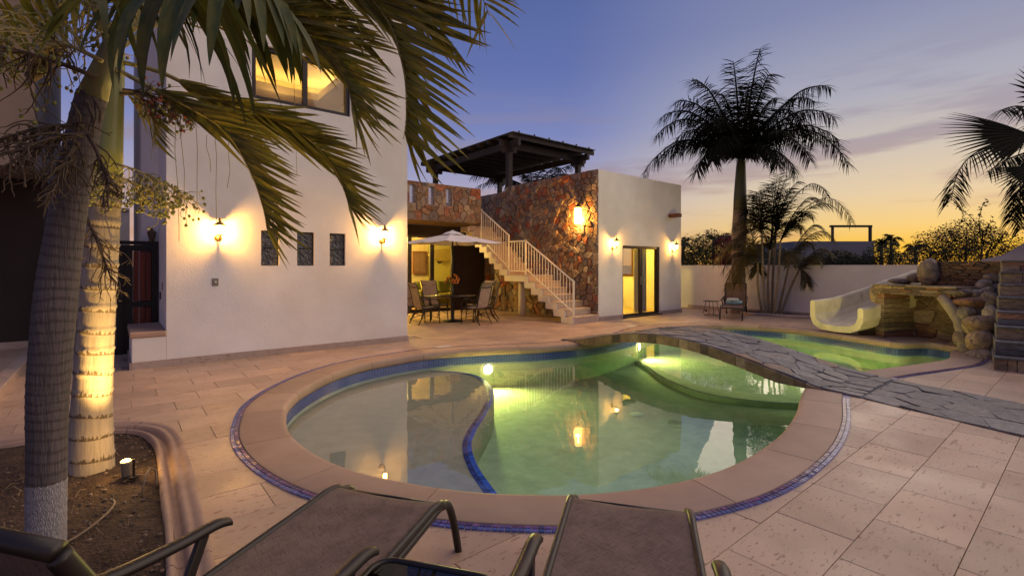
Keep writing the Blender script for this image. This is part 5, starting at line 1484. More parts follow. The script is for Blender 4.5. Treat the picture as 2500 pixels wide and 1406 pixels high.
# ================================================================ sun loungers
def lounger(name, label, foot, e1, back, group, sling, width=.56, arms=True):
    e1 = Vector((*e1, 0)).normalized(); eb = Vector((-e1.y, e1.x, 0)); F_ = Vector((*foot, 0)); hw = width/2
    r_ = thing(name, label, 'lounger', (F_.x+e1.x*.9, F_.y+e1.y*.9, 0), group)
    def P(a, b, z): q_ = F_+e1*a+eb*b; return Vector((q_.x, q_.y, z))
    seat = [(-.06,.335),(-.02,.362),(.06,.375),(.2,.37),(.6,.36),(1.0,.352),(1.17,.352)]
    ang, bl = back
    bk = [(1.18+bl*t*math.cos(ang), .36+bl*t*math.sin(ang)) for t in (0, .15, .4, .7, .9, 1.0)]
    for nm, pr in (('seat_sling', seat), ('back_sling', bk)):
        p_ = catmull(pr, 5, False)
        sag = lambda b: -.012*(1-(b/hw)**2)
        rows = [[P(q_.x, b*hw, q_.y+sag(b*hw)) for b in (-1,-.6,-.2,.2,.6,1)] for q_ in p_]
        mb = MB().grid(rows); mb.grid([[v+Vector((0,0,-.006)) for v in rw][::-1] for rw in rows])
        mb.build(nm, sling, r_, True)
        for s_ in (-1, 1):
            mb = MB(); pp = [P(q_.x, s_*(hw+.012), q_.y-.006) for q_ in p_]
            mb.tube(pp, .017, 8, sq=1.2); mb.build('side_rail', m_metal, r_, True)
    # bars across
    MB().tube([P(-.065, -hw, .325), P(-.065, hw, .325)], .014, 8).build('foot_bar', m_metal, r_, True)
    tx_, tz_ = bk[-1]
    MB().tube([P(tx_, -hw-.012, tz_), P(tx_+.02, -hw*.5, tz_+.012), P(tx_+.02, hw*.5, tz_+.012), P(tx_, hw+.012, tz_)], .019, 10).build('head_bar', m_metal, r_, True)
    mx_, mz_ = 1.18+bl*.78*math.cos(ang), .36+bl*.78*math.sin(ang)
    bx_, bz_ = math.sin(ang)*.05, -math.cos(ang)*.05
    MB().tube([P(mx_, -hw-.01, mz_), P(mx_+bx_, -hw*.7, mz_+bz_-.02), P(mx_+bx_*1.3, 0, mz_+bz_*1.3-.03), P(mx_+bx_, hw*.7, mz_+bz_-.02), P(mx_, hw+.01, mz_)], .021, 9).build('back_brace', m_metal, r_, True)
    for s_ in (-1, 1):   # lower frame bowing down to the feet
        fr = catmull([(1.75,0),(1.66,.14),(1.55,.27),(1.35,.305),(1.0,.295),(.5,.305),(.12,.325),(-.04,.335),(-.13,.30),(-.19,.20),(-.235,.08),(-.26,0)], 4, False)
        MB().tube([P(q_.x, s_*(hw+.004), q_.y) for q_ in fr], .02, 8, sq=1.0).build('leg_frame', m_metal, r_, True)
        if arms:
            ar = catmull([(.60,.492),(.66,.508),(.8,.512),(1.0,.53),(1.2,.565)], 4, False)
            mb = MB(); rows = []
            for q_ in ar:
                rows.append([P(q_.x, s_*(hw+.05)+w_, q_.y+z_) for w_, z_ in ((-.024,-.012),(-.026,.002),(-.016,.014),(0,.018),(.016,.014),(.026,.002),(.024,-.012),(0,-.016))])
            mb.grid(rows, True); mb.add(rows[0], [tuple(range(7, -1, -1))]); mb.add(rows[-1], [tuple(range(8))])
            mb.build('armrest', m_metal, r_, True)
            MB().beam(P(.71, s_*(hw+.045), .50), P(.84, s_*(hw+.02), .29), .04, .022, tuple(eb)).build('arm_post', m_metal, r_, bevel=.005)
            MB().beam(P(1.19, s_*(hw+.045), .56), P(1.24, s_*(hw+.02), .33), .03, .02, tuple(eb)).build('arm_post', m_metal, r_)
    return r_
EA = (-.82, -.57)
l1 = lounger('sun_lounger', 'taupe sling sun lounger with raised back, its foot pointing at the pool', (1.03, 2.25), (-.835, -.55), (R(62), .72), 'sun loungers in the foreground', m_sling)
MB().box(-.045, .045, -.001, .001, -.04, .04).build('care_label', mat('care_label', (.55,.55,.58), .7), l1)
lb_ = [c_ for c_ in l1.children if c_.name.startswith('care_label')][0]
lb_.matrix_parent_inverse = Matrix.Translation(-l1.location); lb_.location = (-.232, 1.435, .905); lb_.rotation_euler = (R(-28), 0, R(123.4+180)); lb_.scale = (.62, 1, .8)
l2 = lounger('sun_lounger', 'taupe sling sun lounger lying flat beside the glass side table', (1.885, 1.425), (-.815, -.58), (R(4), .68), 'sun loungers in the foreground', m_sling, .53)
l3 = lounger('sun_lounger', 'grey sling lounge chair with a rolled towel by the garden wall', (13.45, 6.62), (.93, .37), (R(68), .66), None, m_sling, .56)
# towel
tw = thing('rolled_towel', 'rolled pale blue towel lying on the far lounge chair', 'towel', (14.2, 6.9, .4))
m_tow = mat('blue_towel', (.35,.55,.62), .95, var=.4, scale=9, bump=.5, bscale=150, bdist=.01)
MB().tube([(14.20+math.sin(t*.6)*0-.2*.37*(t-2)*.5*-1*.0+(-.37)*(t-2)*.11, 6.92+.93*(t-2)*.11, .43) for t in range(5)], [.05,.068,.07,.068,.05], 12).build('roll', m_tow, tw, True)
MB().tube([(14.12+(-.37)*(t-2)*.08, 6.92+.93*(t-2)*.08, .52) for t in range(5)], [.03,.042,.044,.042,.03], 12).build('towel_roll', mat('white_towel', (.6,.66,.66), .95, var=.2, scale=12), tw, True)
# glass side table between the loungers
m_smoke = glassy('smoked_glass', (.16,.14,.14), 1.5, .02)
sct = thing('side_table', 'low side table with smoked glass top between the two loungers', 'table', (.70, 1.36, 0))
e1 = Vector((-.82,-.57,0)).normalized(); eb = Vector((-e1.y, e1.x, 0)); SC = Vector((.69, 1.35, 0))
rp = []
for k in range(4):
    cx_, cy_ = ((1,1),(-1,1),(-1,-1),(1,-1))[k]
    for j in range(6):
        a = R(90*k+18*j); rp.append((cx_*.155+.07*math.cos(a), cy_*.155+.07*math.sin(a)))
ptsr = [SC+e1*p[0]+eb*p[1]+Vector((0,0,.44)) for p in rp]
MB().tube(ptsr, .013, 8, closed=True).build('rim', m_metal, sct, True)
MB().prism([(p.x, p.y) for p in [SC+e1*q_[0]*.97+eb*q_[1]*.97 for q_ in rp]], .438, .444).build('glass_top', m_smoke, sct)
for a, b in ((1,1),(1,-1),(-1,1),(-1,-1)):
    q_ = SC+e1*a*.17+eb*b*.17; q2 = SC+e1*a*.2+eb*b*.2; qm = SC+e1*a*.13+eb*b*.13
    MB().tube([(q_.x, q_.y, .43), (qm.x, qm.y, .3), (qm.x, qm.y, .16), (q2.x, q2.y, 0)], .013, 7).build('leg', m_metal, sct, True)
# round wire side table by the far chair
rt = thing('round_side_table', 'small round black wire side table by the garden wall', 'table', (14.05, 7.55, 0))
c_ = Vector((14.05, 7.55, 0))
MB().lathe([(.23,.432),(.235,.44),(.235,.45),(.02,.452)], 28, c_).build('top', m_metal, rt, True)
MB().tube([(c_.x+.2*math.cos(R(k*20)), c_.y+.2*math.sin(R(k*20)), .02) for k in range(18)], .009, 6, closed=True).build('foot_ring', m_metal, rt, True)
for k in range(4):
    a = R(45+k*90); MB().tube([(c_.x+.15*math.cos(a), c_.y+.15*math.sin(a), .435), (c_.x+.24*math.cos(a), c_.y+.24*math.sin(a), .06), (c_.x+.2*math.cos(a), c_.y+.2*math.sin(a), .012)], .009, 6).build('leg', m_metal, rt, True)
lf_ = MB(); lf_.add([(2.60,2.42,-.199),(2.64,2.445,-.193),(2.685,2.45,-.199),(2.645,2.415,-.196)], [(0,1,2,3)]); lf_.add([(2.645,2.43,-.197),(2.67,2.405,-.190),(2.70,2.40,-.197),(2.675,2.425,-.194)], [(0,1,2,3)])
tag(lf_.build('floating_leaf', mat('dead_leaf', (.20,.10,.03), .7), None), 'small brown leaf floating near the front of the pool', 'leaf')
# skimmer lids let into the deck behind the coping
m_lid = mat('skimmer_lid', (.62,.58,.52), .6)
for (x, y), lb in (((4.72, 7.70), 'pale square skimmer lid near the white house corner'), ((10.0, 7.45), 'pale square skimmer lid near the pool house door')):
    s_ = thing('skimmer_lid', lb, 'lid', (x, y, 0)); MB().box(x-.14, x+.14, y-.14, y+.14, .001, .008).build('cover', m_lid, s_, bevel=.003)
    MB().lathe([(.012,.008),(.012,.0095)], 8, (x, y, 0)).build('finger_hole', m_frame, s_)
tag(MB().ball((15.2, 8.35, .035), .045, 8, 5, (1.2,1,.75)).ball((15.15, 8.33, .03), .03, 8, 4).build('garden_stone', m_edge, None, True), 'fist sized dark stone on the terrace by the garden wall', 'stone')
# ================================================================ palms and shrubs
def leafmat(name, col, col2, tip=None, trans=.25, rough=.45, attr=False):
    m = mat(name, col, rough, var=.35, scale=5, stretch=(1,6,6), hue2=col2, rnd=.25, spec=.35 if rough < .7 else .05, attr=attr)
    t = m.node_tree; b = t.nodes['Principled BSDF']; L = t.links.new
    out = t.nodes['Material Output']; src = b.inputs['Base Color'].links[0].from_socket
    if tip:   # withered grey leaf ends
        tc_ = t.nodes.new('ShaderNodeTexCoord'); sx = t.nodes.new('ShaderNodeSeparateXYZ'); L(tc_.outputs['UV'], sx.inputs[0])
        n = t.nodes.new('ShaderNodeTexNoise'); L(tc_.outputs['Object'], n.inputs[0]); n.inputs['Scale'].default_value = 30
        oi = t.nodes.new('ShaderNodeObjectInfo')
        a = t.nodes.new('ShaderNodeMath'); a.operation = 'MULTIPLY_ADD'; L(n.outputs[0], a.inputs[0]); a.inputs[1].default_value = .10; L(sx.outputs[0], a.inputs[2])
        a2 = t.nodes.new('ShaderNodeMath'); a2.operation = 'MULTIPLY_ADD'; L(oi.outputs['Random'], a2.inputs[0]); a2.inputs[1].default_value = .20; L(a.outputs[0], a2.inputs[2])
        r = ramp(t, a2.outputs[0], [(1.0, (0,0,0)), (1.03, (1,1,1))], 'LINEAR')
        mx = t.nodes.new('ShaderNodeMix'); mx.data_type = 'RGBA'; L(r, mx.inputs[0]); L(src, mx.inputs[6]); mx.inputs[7].default_value = (*tip, 1); src = mx.outputs[2]; L(src, b.inputs['Base Color'])
    tl_ = t.nodes.new('ShaderNodeBsdfTranslucent'); L(src, tl_.inputs[0])
    ms = t.nodes.new('ShaderNodeMixShader'); ms.inputs[0].default_value = trans; L(b.outputs[0], ms.inputs[1]); L(tl_.outputs[0], ms.inputs[2]); L(ms.outputs[0], out.inputs[0])
    return m
m_leafA = leafmat('broad_palm_leaf', (.050,.066,.010), (.095,.09,.013), (.20,.15,.12), .22, .55)
m_leafB = leafmat('feather_palm_leaf', (.13,.13,.020), (.22,.175,.028), (.20,.14,.09), .4, .45)
m_rachis = mat('palm_midrib', (.22,.18,.05), .5, var=.2, scale=6)
m_sil = leafmat('silhouette_leaf', (.010,.012,.006), (.016,.015,.007), None, .08, .8)  # near black: the backlit silhouette is put into the leaf colour
m_areca = leafmat('areca_leaf', (.07,.06,.014), (.13,.085,.02), None, .25, .6)

def leaf_mesh(name, L_, w, droop, m, twist=0., n=6, fold=.25):
    """a strap leaf of length 1 along +X with a V fold, arching down"""
    rows = []; x = z = 0; a = 0
    for i in range(n+1):
        t = i/n
        ww = w*min(1, (t+.06)*5.5)*(1-t**2.6)+.0015
        c_ = Vector((x, 0, z)); an = twist*t
        s_ = Vector((0, math.cos(an), math.sin(an)))
        up = Vector((math.sin(a), 0, math.cos(a)))
        rows.append([c_-s_*ww+up*ww*fold, c_, c_+s_*ww+up*ww*fold])
        a = droop*t**1.3; x += math.cos(a)*L_/n; z -= math.sin(a)*L_/n
    mb = MB(); mb.grid(rows)
    me = mb.mesh(name, m, True); uv_ = me.uv_layers.new(name='UVMap')
    for lp in me.loops: uv_.data[lp.index].uv = (lp.vertex_index//3/n, (lp.vertex_index % 3)/2)
    return me
def leaf_strip(mb, p, d, up, L_, w, droop, n=4):
    """the same leaf written straight into a mesh: p base, d direction, droop towards the ground"""
    d = d.normalized(); s_ = d.cross(up)
    if s_.length < 1e-3: s_ = d.cross(Vector((1,0,0)))
    s_.normalize(); rows = []; q = Vector(p); dd = d.copy()
    for i in range(n+1):
        t = i/n; ww = w*min(1, (t+.08)*5)*(1-t**2.2)+.0008
        rows.append([q-s_*ww, q+s_*ww])
        dd = (dd+Vector((0,0,-1))*droop/n).normalized(); q = q+dd*L_/n
    mb.grid(rows)
def spline(pts, n=10): 
    P = [Vector(p) for p in pts]; out = []; N_ = len(P)
    for i in range(N_-1):
        a, b, c_, d = P[max(i-1, 0)], P[i], P[i+1], P[min(i+2, N_-1)]
        for k in range(n):
            t = k/n; out.append(.5*((2*b)+(c_-a)*t+(2*a-5*b+4*c_-d)*t*t+(3*b-a-3*c_+d)*t**3))
    out.append(P[-1]); return out
def along(pts, s):
    L_ = [0]
    for i in range(len(pts)-1): L_.append(L_[-1]+(pts[i+1]-pts[i]).length)
    w_ = s*L_[-1]
    for i in range(len(pts)-1):
        if L_[i+1] >= w_: 
            f_ = (w_-L_[i])/max(1e-9, L_[i+1]-L_[i]); return pts[i].lerp(pts[i+1], f_), (pts[i+1]-pts[i]).normalized(), L_[-1]
    return pts[-1], (pts[-1]-pts[-2]).normalized(), L_[-1]
def frame_matrix(p, d, upish, s=1.0):
    d = d.normalized(); y = upish.cross(d)
    if y.length < 1e-3: y = Vector((0,1,0)).cross(d)
    y.normalize(); z = d.cross(y)
    return Matrix(((d.x*s, y.x*s, z.x*s, p.x), (d.y*s, y.y*s, z.y*s, p.y), (d.z*s, y.z*s, z.z*s, p.z), (0,0,0,1)))

def big_frond(palm, ctrl, meshes, n, llen, start=.18, rng=random, r0=.018, hang=.35, sub=True, forward=.55, mat_=None, jit=.12, taper=.55, gap=0.0, twist=0., bias=0.):
    """a frond whose leaflets are pieces of their own: midrib along ctrl, leaflets left and right"""
    pts = spline(ctrl)
    fr = MB().tube(pts, [max(.003, r0*(1-.85*i/len(pts))) for i in range(len(pts))], 7).build('frond', m_rachis, palm, True)
    joined = []
    for i in range(n):
        s = start+(1-start)*(i+rng.uniform(-.3,.3))/n
        p, t, L_ = along(pts, min(.995, max(0, s)))
        side = t.cross(Vector((0,0,1)))
        if side.length < .1: side = t.cross(Vector((1,0,0)))
        side.normalize()
        if twist:   # the blade of the frond rolls over towards the open side
            s2 = t.cross(Vector((.72,.69,0))).normalized(); side = (s2*twist+side*(1-twist)*(1 if side.dot(s2) > 0 else -1)).normalized()
        up = side.cross(t)
        for sg in (-1, 1):
            if rng.random() < gap: continue
            prof = (.55+.45*min(1, (s-start+.05)*5))*(1-taper*max(0, s-.55)/.45)
            l_ = llen*prof*rng.uniform(.85, 1.1)
            d = (side*sg*(1-forward*.6)+t*(forward+.5*max(0, s-.75))+up*rng.uniform(.0,.22)+Vector((0,0,-hang))+Vector((rng.uniform(-jit,jit), rng.uniform(-jit,jit), rng.uniform(-jit,jit)))).normalized()
            if bias: d = (side*sg*.42+Vector((math.sin(AX), -math.cos(AX), 0))*bias+t*.42+Vector((0,0,-hang))+Vector((rng.uniform(-jit,jit), rng.uniform(-jit,jit), rng.uniform(-jit,jit)))).normalized()
            me = rng.choice(meshes)
            ru = Vector((0,0,1)) if abs(d.z) < .95 else side
            if twist: ru = (up*(-1 if up.dot(Vector((.72,.69,0))) > 0 else 1)*.75+Vector((0,0,1))*rng.uniform(.1,.7)).normalized()
            M_ = frame_matrix(p, d, ru, l_)
            if sub:
                o = bpy.data.objects.new('leaflet', me); C.objects.link(o); o.parent = fr; o.matrix_local = M_
            else: joined.append((me, M_))
    if joined:   # leaflets beyond the ones that show largest: one joined piece
        vs_ = []; fs_ = []; us_ = []
        for me, M_ in joined:
            o0 = len(vs_); vs_ += [tuple(M_ @ v.co) for v in me.vertices]
            for pl in me.polygons:
                fs_.append([o0+v for v in pl.vertices]); us_ += [me.uv_layers[0].data[l].uv[:] for l in pl.loop_indices]
        nm = bpy.data.meshes.new('leaflets'); nm.from_pydata(vs_, [], fs_); nm.polygons.foreach_set('use_smooth', [True]*len(nm.polygons))
        uv_ = nm.uv_layers.new(name='UVMap'); uv_.data.foreach_set('uv', [c_ for u_ in us_ for c_ in u_]); nm.materials.append(joined[0][0].materials[0])
        link('leaflets', nm, fr, kind='stuff')
    return fr
def small_frond(palm, ctrl, mat_, n, llen, lw, rng=random, r0=.02, hang=.3, start=.12, plume=0., forward=.6, droop=.8, taper=.6, rib=None, parent_name='frond', seg=4):
    """a frond whose leaflets are too fine to pick apart: one mesh"""
    pts = spline(ctrl); mb = MB()
    for i in range(n):
        s = start+(1-start)*(i+rng.uniform(-.3,.3))/n
        p, t, L_ = along(pts, min(.998, max(0, s)))
        side = t.cross(Vector((0,0,1)))
        if side.length < .1: side = t.cross(Vector((1,0,0)))
        side.normalize(); up = side.cross(t)
        for sg in (-1, 1):
            prof = (.5+.5*min(1, (s-start+.04)*5))*(1-taper*max(0, s-.5)/.5)
            l_ = llen*prof*rng.uniform(.8, 1.12)
            d = side*sg*(1-forward*.5)+t*(forward+.5*max(0, s-.8))+up*rng.uniform(-plume, plume)+Vector((0,0,-hang))
            leaf_strip(mb, p, d, up, l_, lw*rng.uniform(.8,1.2), droop*rng.uniform(.5,1.4), seg)
    mb.tube(pts, [max(.004, r0*(1-.85*i/len(pts))) for i in range(len(pts))], 5)
    return mb.build(parent_name, mat_, palm, False)
def spray(palm, base, d0, L_, nb, mat_, rng, r=.008, droop=.5, fruit=None, nf=0, fr=.011, spread=.9, name='fruit_stalk'):
    """branching flower stalk with side twigs, optionally hung with fruit"""
    mb = MB(); fb = MB(); q = Vector(base); d = Vector(d0).normalized(); main = [q.copy()]
    for i in range(8):
        d = (d+Vector((0,0,-droop/8))).normalized(); q = q+d*L_/8; main.append(q.copy())
    mb.tube(main, [r*(1-.7*i/8) for i in range(9)], 6)
    for b in range(nb):
        s = rng.uniform(.12, 1); p, t, _ = along(main, s)
        v = (t*.6+Vector((rng.uniform(-1,1), rng.uniform(-1,1), rng.uniform(-1,.5)))*spread).normalized(); l_ = L_*rng.uniform(.3, .62)*(1.15-.5*s); tw = [p]
        for k in range(5):
            v = (v+Vector((rng.uniform(-.4,.4), rng.uniform(-.4,.4), rng.uniform(-.45,.25)-droop*.1))).normalized(); tw.append(tw[-1]+v*l_/5)
        mb.tube(tw, [r*.38,r*.34,r*.3,r*.26,r*.22,r*.16], 4, cap=False)
        for k in range(3):
            p2 = tw[rng.randrange(1, 6)]; v2 = (v+Vector((rng.uniform(-1,1), rng.uniform(-1,1), rng.uniform(-1,.6)))).normalized(); e2 = p2+v2*l_*rng.uniform(.2,.4)
            mid = (p2+e2)/2+Vector((rng.uniform(-.01,.01), rng.uniform(-.01,.01), -.006)); mb.tube([p2, mid, e2], [r*.2,r*.18,r*.13], 3, cap=False)
            if fruit and rng.random() < nf: fb.ball(e2, fr*rng.uniform(.7,1.15), 6, 3, (1,1,1.25))
    st_ = mb.build(name, mat_, palm, True)
    if fb.v: fb.build('fruit', fruit, st_, True, kind='stuff')
    return st_

# ---------------------------------------------------------------- trunk materials
def trunk_mat(name, col, ring_col, spacing, wid, wob, rough_below=None, base_col=None, bump=.4, fringe=.03):
    m = mat(name, col, .85, var=.3, scale=7, stretch=(3,3,.35), bump=bump, bscale=30, bdist=.012, detail=6)
    t = m.node_tree; b = t.nodes['Principled BSDF']; L = t.links.new
    def N(ty, **kw):
        n = t.nodes.new(ty)
        for k, v in kw.items(): setattr(n, k, v)
        return n
    def mth(op, a, b_=None, c_=None):
        n = N('ShaderNodeMath', operation=op)
        for i, s in enumerate((a, b_, c_)):
            if s is None: continue
            if hasattr(s, 'is_linked'): L(s, n.inputs[i])
            else: n.inputs[i].default_value = s
        return n.outputs[0]
    src = b.inputs['Base Color'].links[0].from_socket
    tc_ = N('ShaderNodeTexCoord'); sx = N('ShaderNodeSeparateXYZ'); L(tc_.outputs['Object'], sx.inputs[0])
    n = N('ShaderNodeTexNoise'); L(tc_.outputs['Object'], n.inputs[0]); n.inputs['Scale'].default_value = 3
    mp_ = N('ShaderNodeMapping'); L(tc_.outputs['Object'], mp_.inputs[0]); mp_.inputs['Scale'].default_value = (70, 70, 3)
    n2 = N('ShaderNodeTexNoise'); L(mp_.outputs[0], n2.inputs[0]); n2.inputs['Scale'].default_value = 1; n2.inputs['Detail'].default_value = 2
    z = mth('ADD', mth('ADD', sx.outputs[2], mth('MULTIPLY', n.outputs[0], wob)), mth('MULTIPLY', sx.outputs[0], .12))
    fr = mth('FRACT', mth('DIVIDE', z, spacing))
    lim = mth('ADD', wid, mth('MULTIPLY', mth('SUBTRACT', n2.outputs[0], .5), fringe/spacing*2.2))
    ring = mth('LESS_THAN', fr, lim)
    soft = mth('MULTIPLY', ring, mth('ADD', .45, mth('MULTIPLY', n2.outputs[0], .8)))
    mx = N('ShaderNodeMix', data_type='RGBA'); L(soft, mx.inputs[0]); L(src, mx.inputs[6]); mx.inputs[7].default_value = (*ring_col, 1); src = mx.outputs[2]
    if rough_below:
        below = mth('LESS_THAN', mth('ADD', sx.outputs[2], mth('MULTIPLY', n2.outputs[0], .03)), rough_below)
        mv = N('ShaderNodeMapping'); L(tc_.outputs['Object'], mv.inputs[0]); mv.inputs['Scale'].default_value = (150, 150, 36)
        n3 = N('ShaderNodeTexVoronoi', feature='DISTANCE_TO_EDGE'); L(mv.outputs[0], n3.inputs[0]); n3.inputs['Scale'].default_value = 1
        cr = ramp(t, n3.outputs[0], [(.0, tuple(v*.5 for v in base_col)), (.16, base_col)], 'LINEAR')
        mx = N('ShaderNodeMix', data_type='RGBA'); L(below, mx.inputs[0]); L(src, mx.inputs[6]); L(cr, mx.inputs[7]); src = mx.outputs[2]
        bp = N('ShaderNodeBump'); bp.inputs['Distance'].default_value = .008; L(mth('MULTIPLY', below, .9), bp.inputs['Strength']); L(n3.outputs[0], bp.inputs['Height'])
        old = b.inputs['Normal'].links[0].from_socket; L(old, bp.inputs['Normal']); L(bp.outputs[0], b.inputs['Normal'])
    L(src, b.inputs['Base Color'])
    return m
def trunk(mb_pts, radii, name, m, palm, spacing=.13, ridge=.008, seg=28, fine=.02):
    pts = spline(mb_pts, 14); n = len(pts); mb = MB(); L_ = 0; P = []; Rr = []
    rs = [radii[min(int(i/(n-1)*(len(radii)-1)), len(radii)-2)]*(1-((i/(n-1)*(len(radii)-1)) % 1 if i < n-1 else 1))+radii[min(int(i/(n-1)*(len(radii)-1))+1, len(radii)-1)]*((i/(n-1)*(len(radii)-1)) % 1 if i < n-1 else 1) for i in range(n)]
    tot = sum((pts[i+1]-pts[i]).length for i in range(n-1)); K = int(tot/fine)
    for k in range(K+1):
        p, t, _ = along(pts, k/K); i = min(n-1, int(k/K*(n-1))); f_ = (p.z/spacing) % 1
        P.append(p); Rr.append(rs[i]+ridge*(1 if f_ < .12 else -.25*f_))
    mb.tube(P, Rr, seg); return mb.build(name, m, palm, True)

# ================================================================ palm lit by the spotlight (behind)
rg = random.Random(41)
m_trB = trunk_mat('pale_ringed_trunk', (.38,.30,.21), (.10,.065,.035), .15, .13, .07, bump=.3, fringe=.05)
m_shaft = mat('green_crownshaft', (.20,.20,.05), .4, var=.2, scale=3, stretch=(3,3,.5))
palmB = thing('spotlit_palm', 'pale ringed palm lit from below by the ground spotlight', 'palm tree', (-.13, 4.61, 0))
tB = [at(222,1172,3.46), at(224,1000,3.46), at(238,760,3.45), at(252,540,3.46), at(262,440,3.47)]
trunk(tB, [.138,.116,.104,.100,.092], 'trunk', m_trB, palmB, .15, .006)
MB().tube([at(262,445,3.47), at(268,360,3.48), at(275,270,3.5), at(283,150,3.55), at(288,60,3.6)], [.092,.078,.066,.054,.036], 18).build('crownshaft', m_shaft, palmB, True)
LB = [leaf_mesh('leaflet_blade', 1.0, .034, dr, m_leafB, tw) for dr, tw in ((.25,.3),(.4,-.3),(.6,.4),(.2,0),(.45,.6),(.85,-.5))]
frB = [
 ([at(285,170,3.5), at(370,215,3.5), at(462,262,3.52), at(552,322,3.58), at(612,420,3.64), at(642,505,3.68), at(652,560,3.70)], 46, .50, True),
 ([at(290,150,3.55), at(400,180,3.65), at(520,240,3.8), at(650,285,3.95), at(760,345,4.05), at(818,415,4.12), at(842,470,4.15), at(852,505,4.15)], 50, .54, True),
 ([at(292,100,3.6), at(480,-70,3.9), at(680,-110,4.15), at(850,-50,4.35), at(945,50,4.45), at(985,170,4.5), at(992,280,4.5), at(985,340,4.5)], 52, .92, True),
 ([at(290,120,3.55), at(420,40,3.8), at(560,10,4.0), at(690,48,4.15), at(785,115,4.25), at(845,200,4.3), at(862,280,4.3)], 60, .72, False),
 ([at(295,80,3.6), at(560,-190,4.1), at(850,-200,4.6), at(1060,-110,4.9), at(1165,-20,5.0), at(1195,40,5.0)], 50, .72, False),
 ([at(293,90,3.6), at(520,-120,4.0), at(720,-120,4.3), at(890,-60,4.5), at(1010,20,4.7), at(1090,90,4.8)], 50, .8, False),
 ([at(293,95,3.6), at(500,-40,3.9), at(640,-40,4.1), at(760,10,4.2), at(850,70,4.3), at(910,120,4.35)], 50, .5, False),
 ([at(272,230,3.5), at(310,225,3.55), at(350,250,3.6), at(375,300,3.62), at(380,350,3.62)], 18, .28, False),
 ([at(280,100,3.6), at(220,20,3.8), at(120,-20,4.0), at(30,40,4.1), at(-30,140,4.15)], 30, .5, False)]
for c_, n_, l_, sub_ in frB: big_frond(palmB, c_, LB, n_, l_, rng=rg, hang=.34, forward=.52, sub=sub_, jit=.1, twist=.6, taper=.3, bias=.62 if l_ > .3 and c_[-1].z < 3.9 else 0)
m_twig = mat('dry_flower_stalk', (.085,.055,.035), .85, var=.3, scale=20)
m_twig2 = mat('pale_flower_stalk', (.36,.29,.12), .7, var=.25, scale=20)
m_fruitg = mat('green_palm_fruit', (.20,.19,.05), .45, var=.3, scale=40)
spray(palmB, at(262,430,3.38), (.75,-.45,-.05), .42, 46, m_twig2, rg, .010, .7, m_fruitg, .95, .011)
spray(palmB, at(250,420,3.36), (-.1,-.9,-.05), .36, 36, m_twig2, rg, .010, .8, m_fruitg, .9, .011)
spray(palmB, at(280,400,3.40), (.9,-.2,-.15), .46, 44, m_twig2, rg, .010, .6, m_fruitg, .95, .011)
spray(palmB, at(290,230,3.5), (.8,-.2,.2), .5, 30, m_twig, rg, .012, .8, m_fruitg, .8, .012)
spray(palmB, at(300,220,3.5), (.9,-.5,.1), .38, 22, m_twig, rg, .012, .8, mat('ripe_palm_fruit', (.22,.06,.02), .5), .8, .012)
spray(palmB, at(206,520,3.25), (.35,-.25,-.9), .50, 26, m_twig, rg, .012, .4, None, 0, 0, .8)
for u_, v0, v1, D in ((430,262,590,3.6), (441,250,500,3.6), (478,300,495,3.62), (522,300,548,3.65), (558,330,460,3.7), (715,140,430,4.1), (505,330,420,3.66)):
    a, b = at(u_, v0, D), at(u_+rg.uniform(-6,14), v1, D)
    MB().tube([a, a.lerp(b, .33)+Vector((rg.uniform(-.015,.015), 0, 0)), a.lerp(b, .66)+Vector((rg.uniform(-.02,.02), rg.uniform(-.02,.02), 0)), b], .0022, 4).build('hanging_fibre', m_twig2, palmB)
# ================================================================ nearer palm with the whitewashed foot
m_trA = trunk_mat('grey_ringed_trunk', (.105,.082,.078), (.062,.048,.045), .047, .3, .11, .50, (.34,.31,.31), bump=.8, fringe=.012)
palmA = thing('leaning_palm', 'leaning grey palm with a whitewashed foot nearest the camera', 'palm tree', (-.25, 3.16, 0))
tA = [at(112,1440,2.29), at(114,1180,2.29), at(118,950,2.29), at(140,700,2.30), at(160,560,2.31), at(184,420,2.32), at(210,290,2.33), at(226,230,2.33)]
trunk(tA, [.074,.073,.074,.080,.080,.072,.066,.060], 'trunk', m_trA, palmA, .047, .0018, 28, .012)
MB().tube([at(226,236,2.33), at(256,150,2.33), at(292,60,2.33), at(318,-10,2.33), at(340,-90,2.34)], [.060,.040,.028,.022,.02], 16).build('crownshaft', mat('pale_crownshaft', (.26,.24,.11), .5, var=.2, scale=4, stretch=(3,3,.5)), palmA, True)
LA = [leaf_mesh('leaflet_blade', 1.0, .060, dr, m_leafA, tw, 7, .18) for dr, tw in ((.25,.1),(.5,-.2),(.4,.35),(.7,-.4))]
frA = [
 ([at(335,-90,2.30), at(375,-75,2.10), at(430,-55,1.97), at(500,-40,1.90), at(565,-20,1.87)], 10, .60, 1.25),
 ([at(335,-85,2.32), at(420,-110,2.3), at(520,-90,2.3), at(620,-50,2.32), at(690,5,2.36), at(725,60,2.4)], 17, .52, .95),
 ([at(332,-85,2.3), at(285,-80,2.12), at(245,-55,2.0), at(215,-25,1.95)], 6, .48, .9),
 ([at(335,-90,2.34), at(300,-260,2.5), at(200,-330,2.8), at(60,-260,3.0)], 20, .45, .75),
 ([at(340,-90,2.34), at(500,-330,2.5), at(750,-380,2.7), at(950,-250,2.8)], 24, .4, .75),
 ([at(335,-80,2.36), at(240,-120,2.55), at(120,-110,2.7), at(20,-30,2.8), at(-30,60,2.85)], 20, .38, .75)]
for c_, n_, l_, h_ in frA: big_frond(palmA, c_, LA, n_, l_, rng=rg, hang=h_, forward=.3, r0=.016, jit=.2, taper=.3, start=.12)
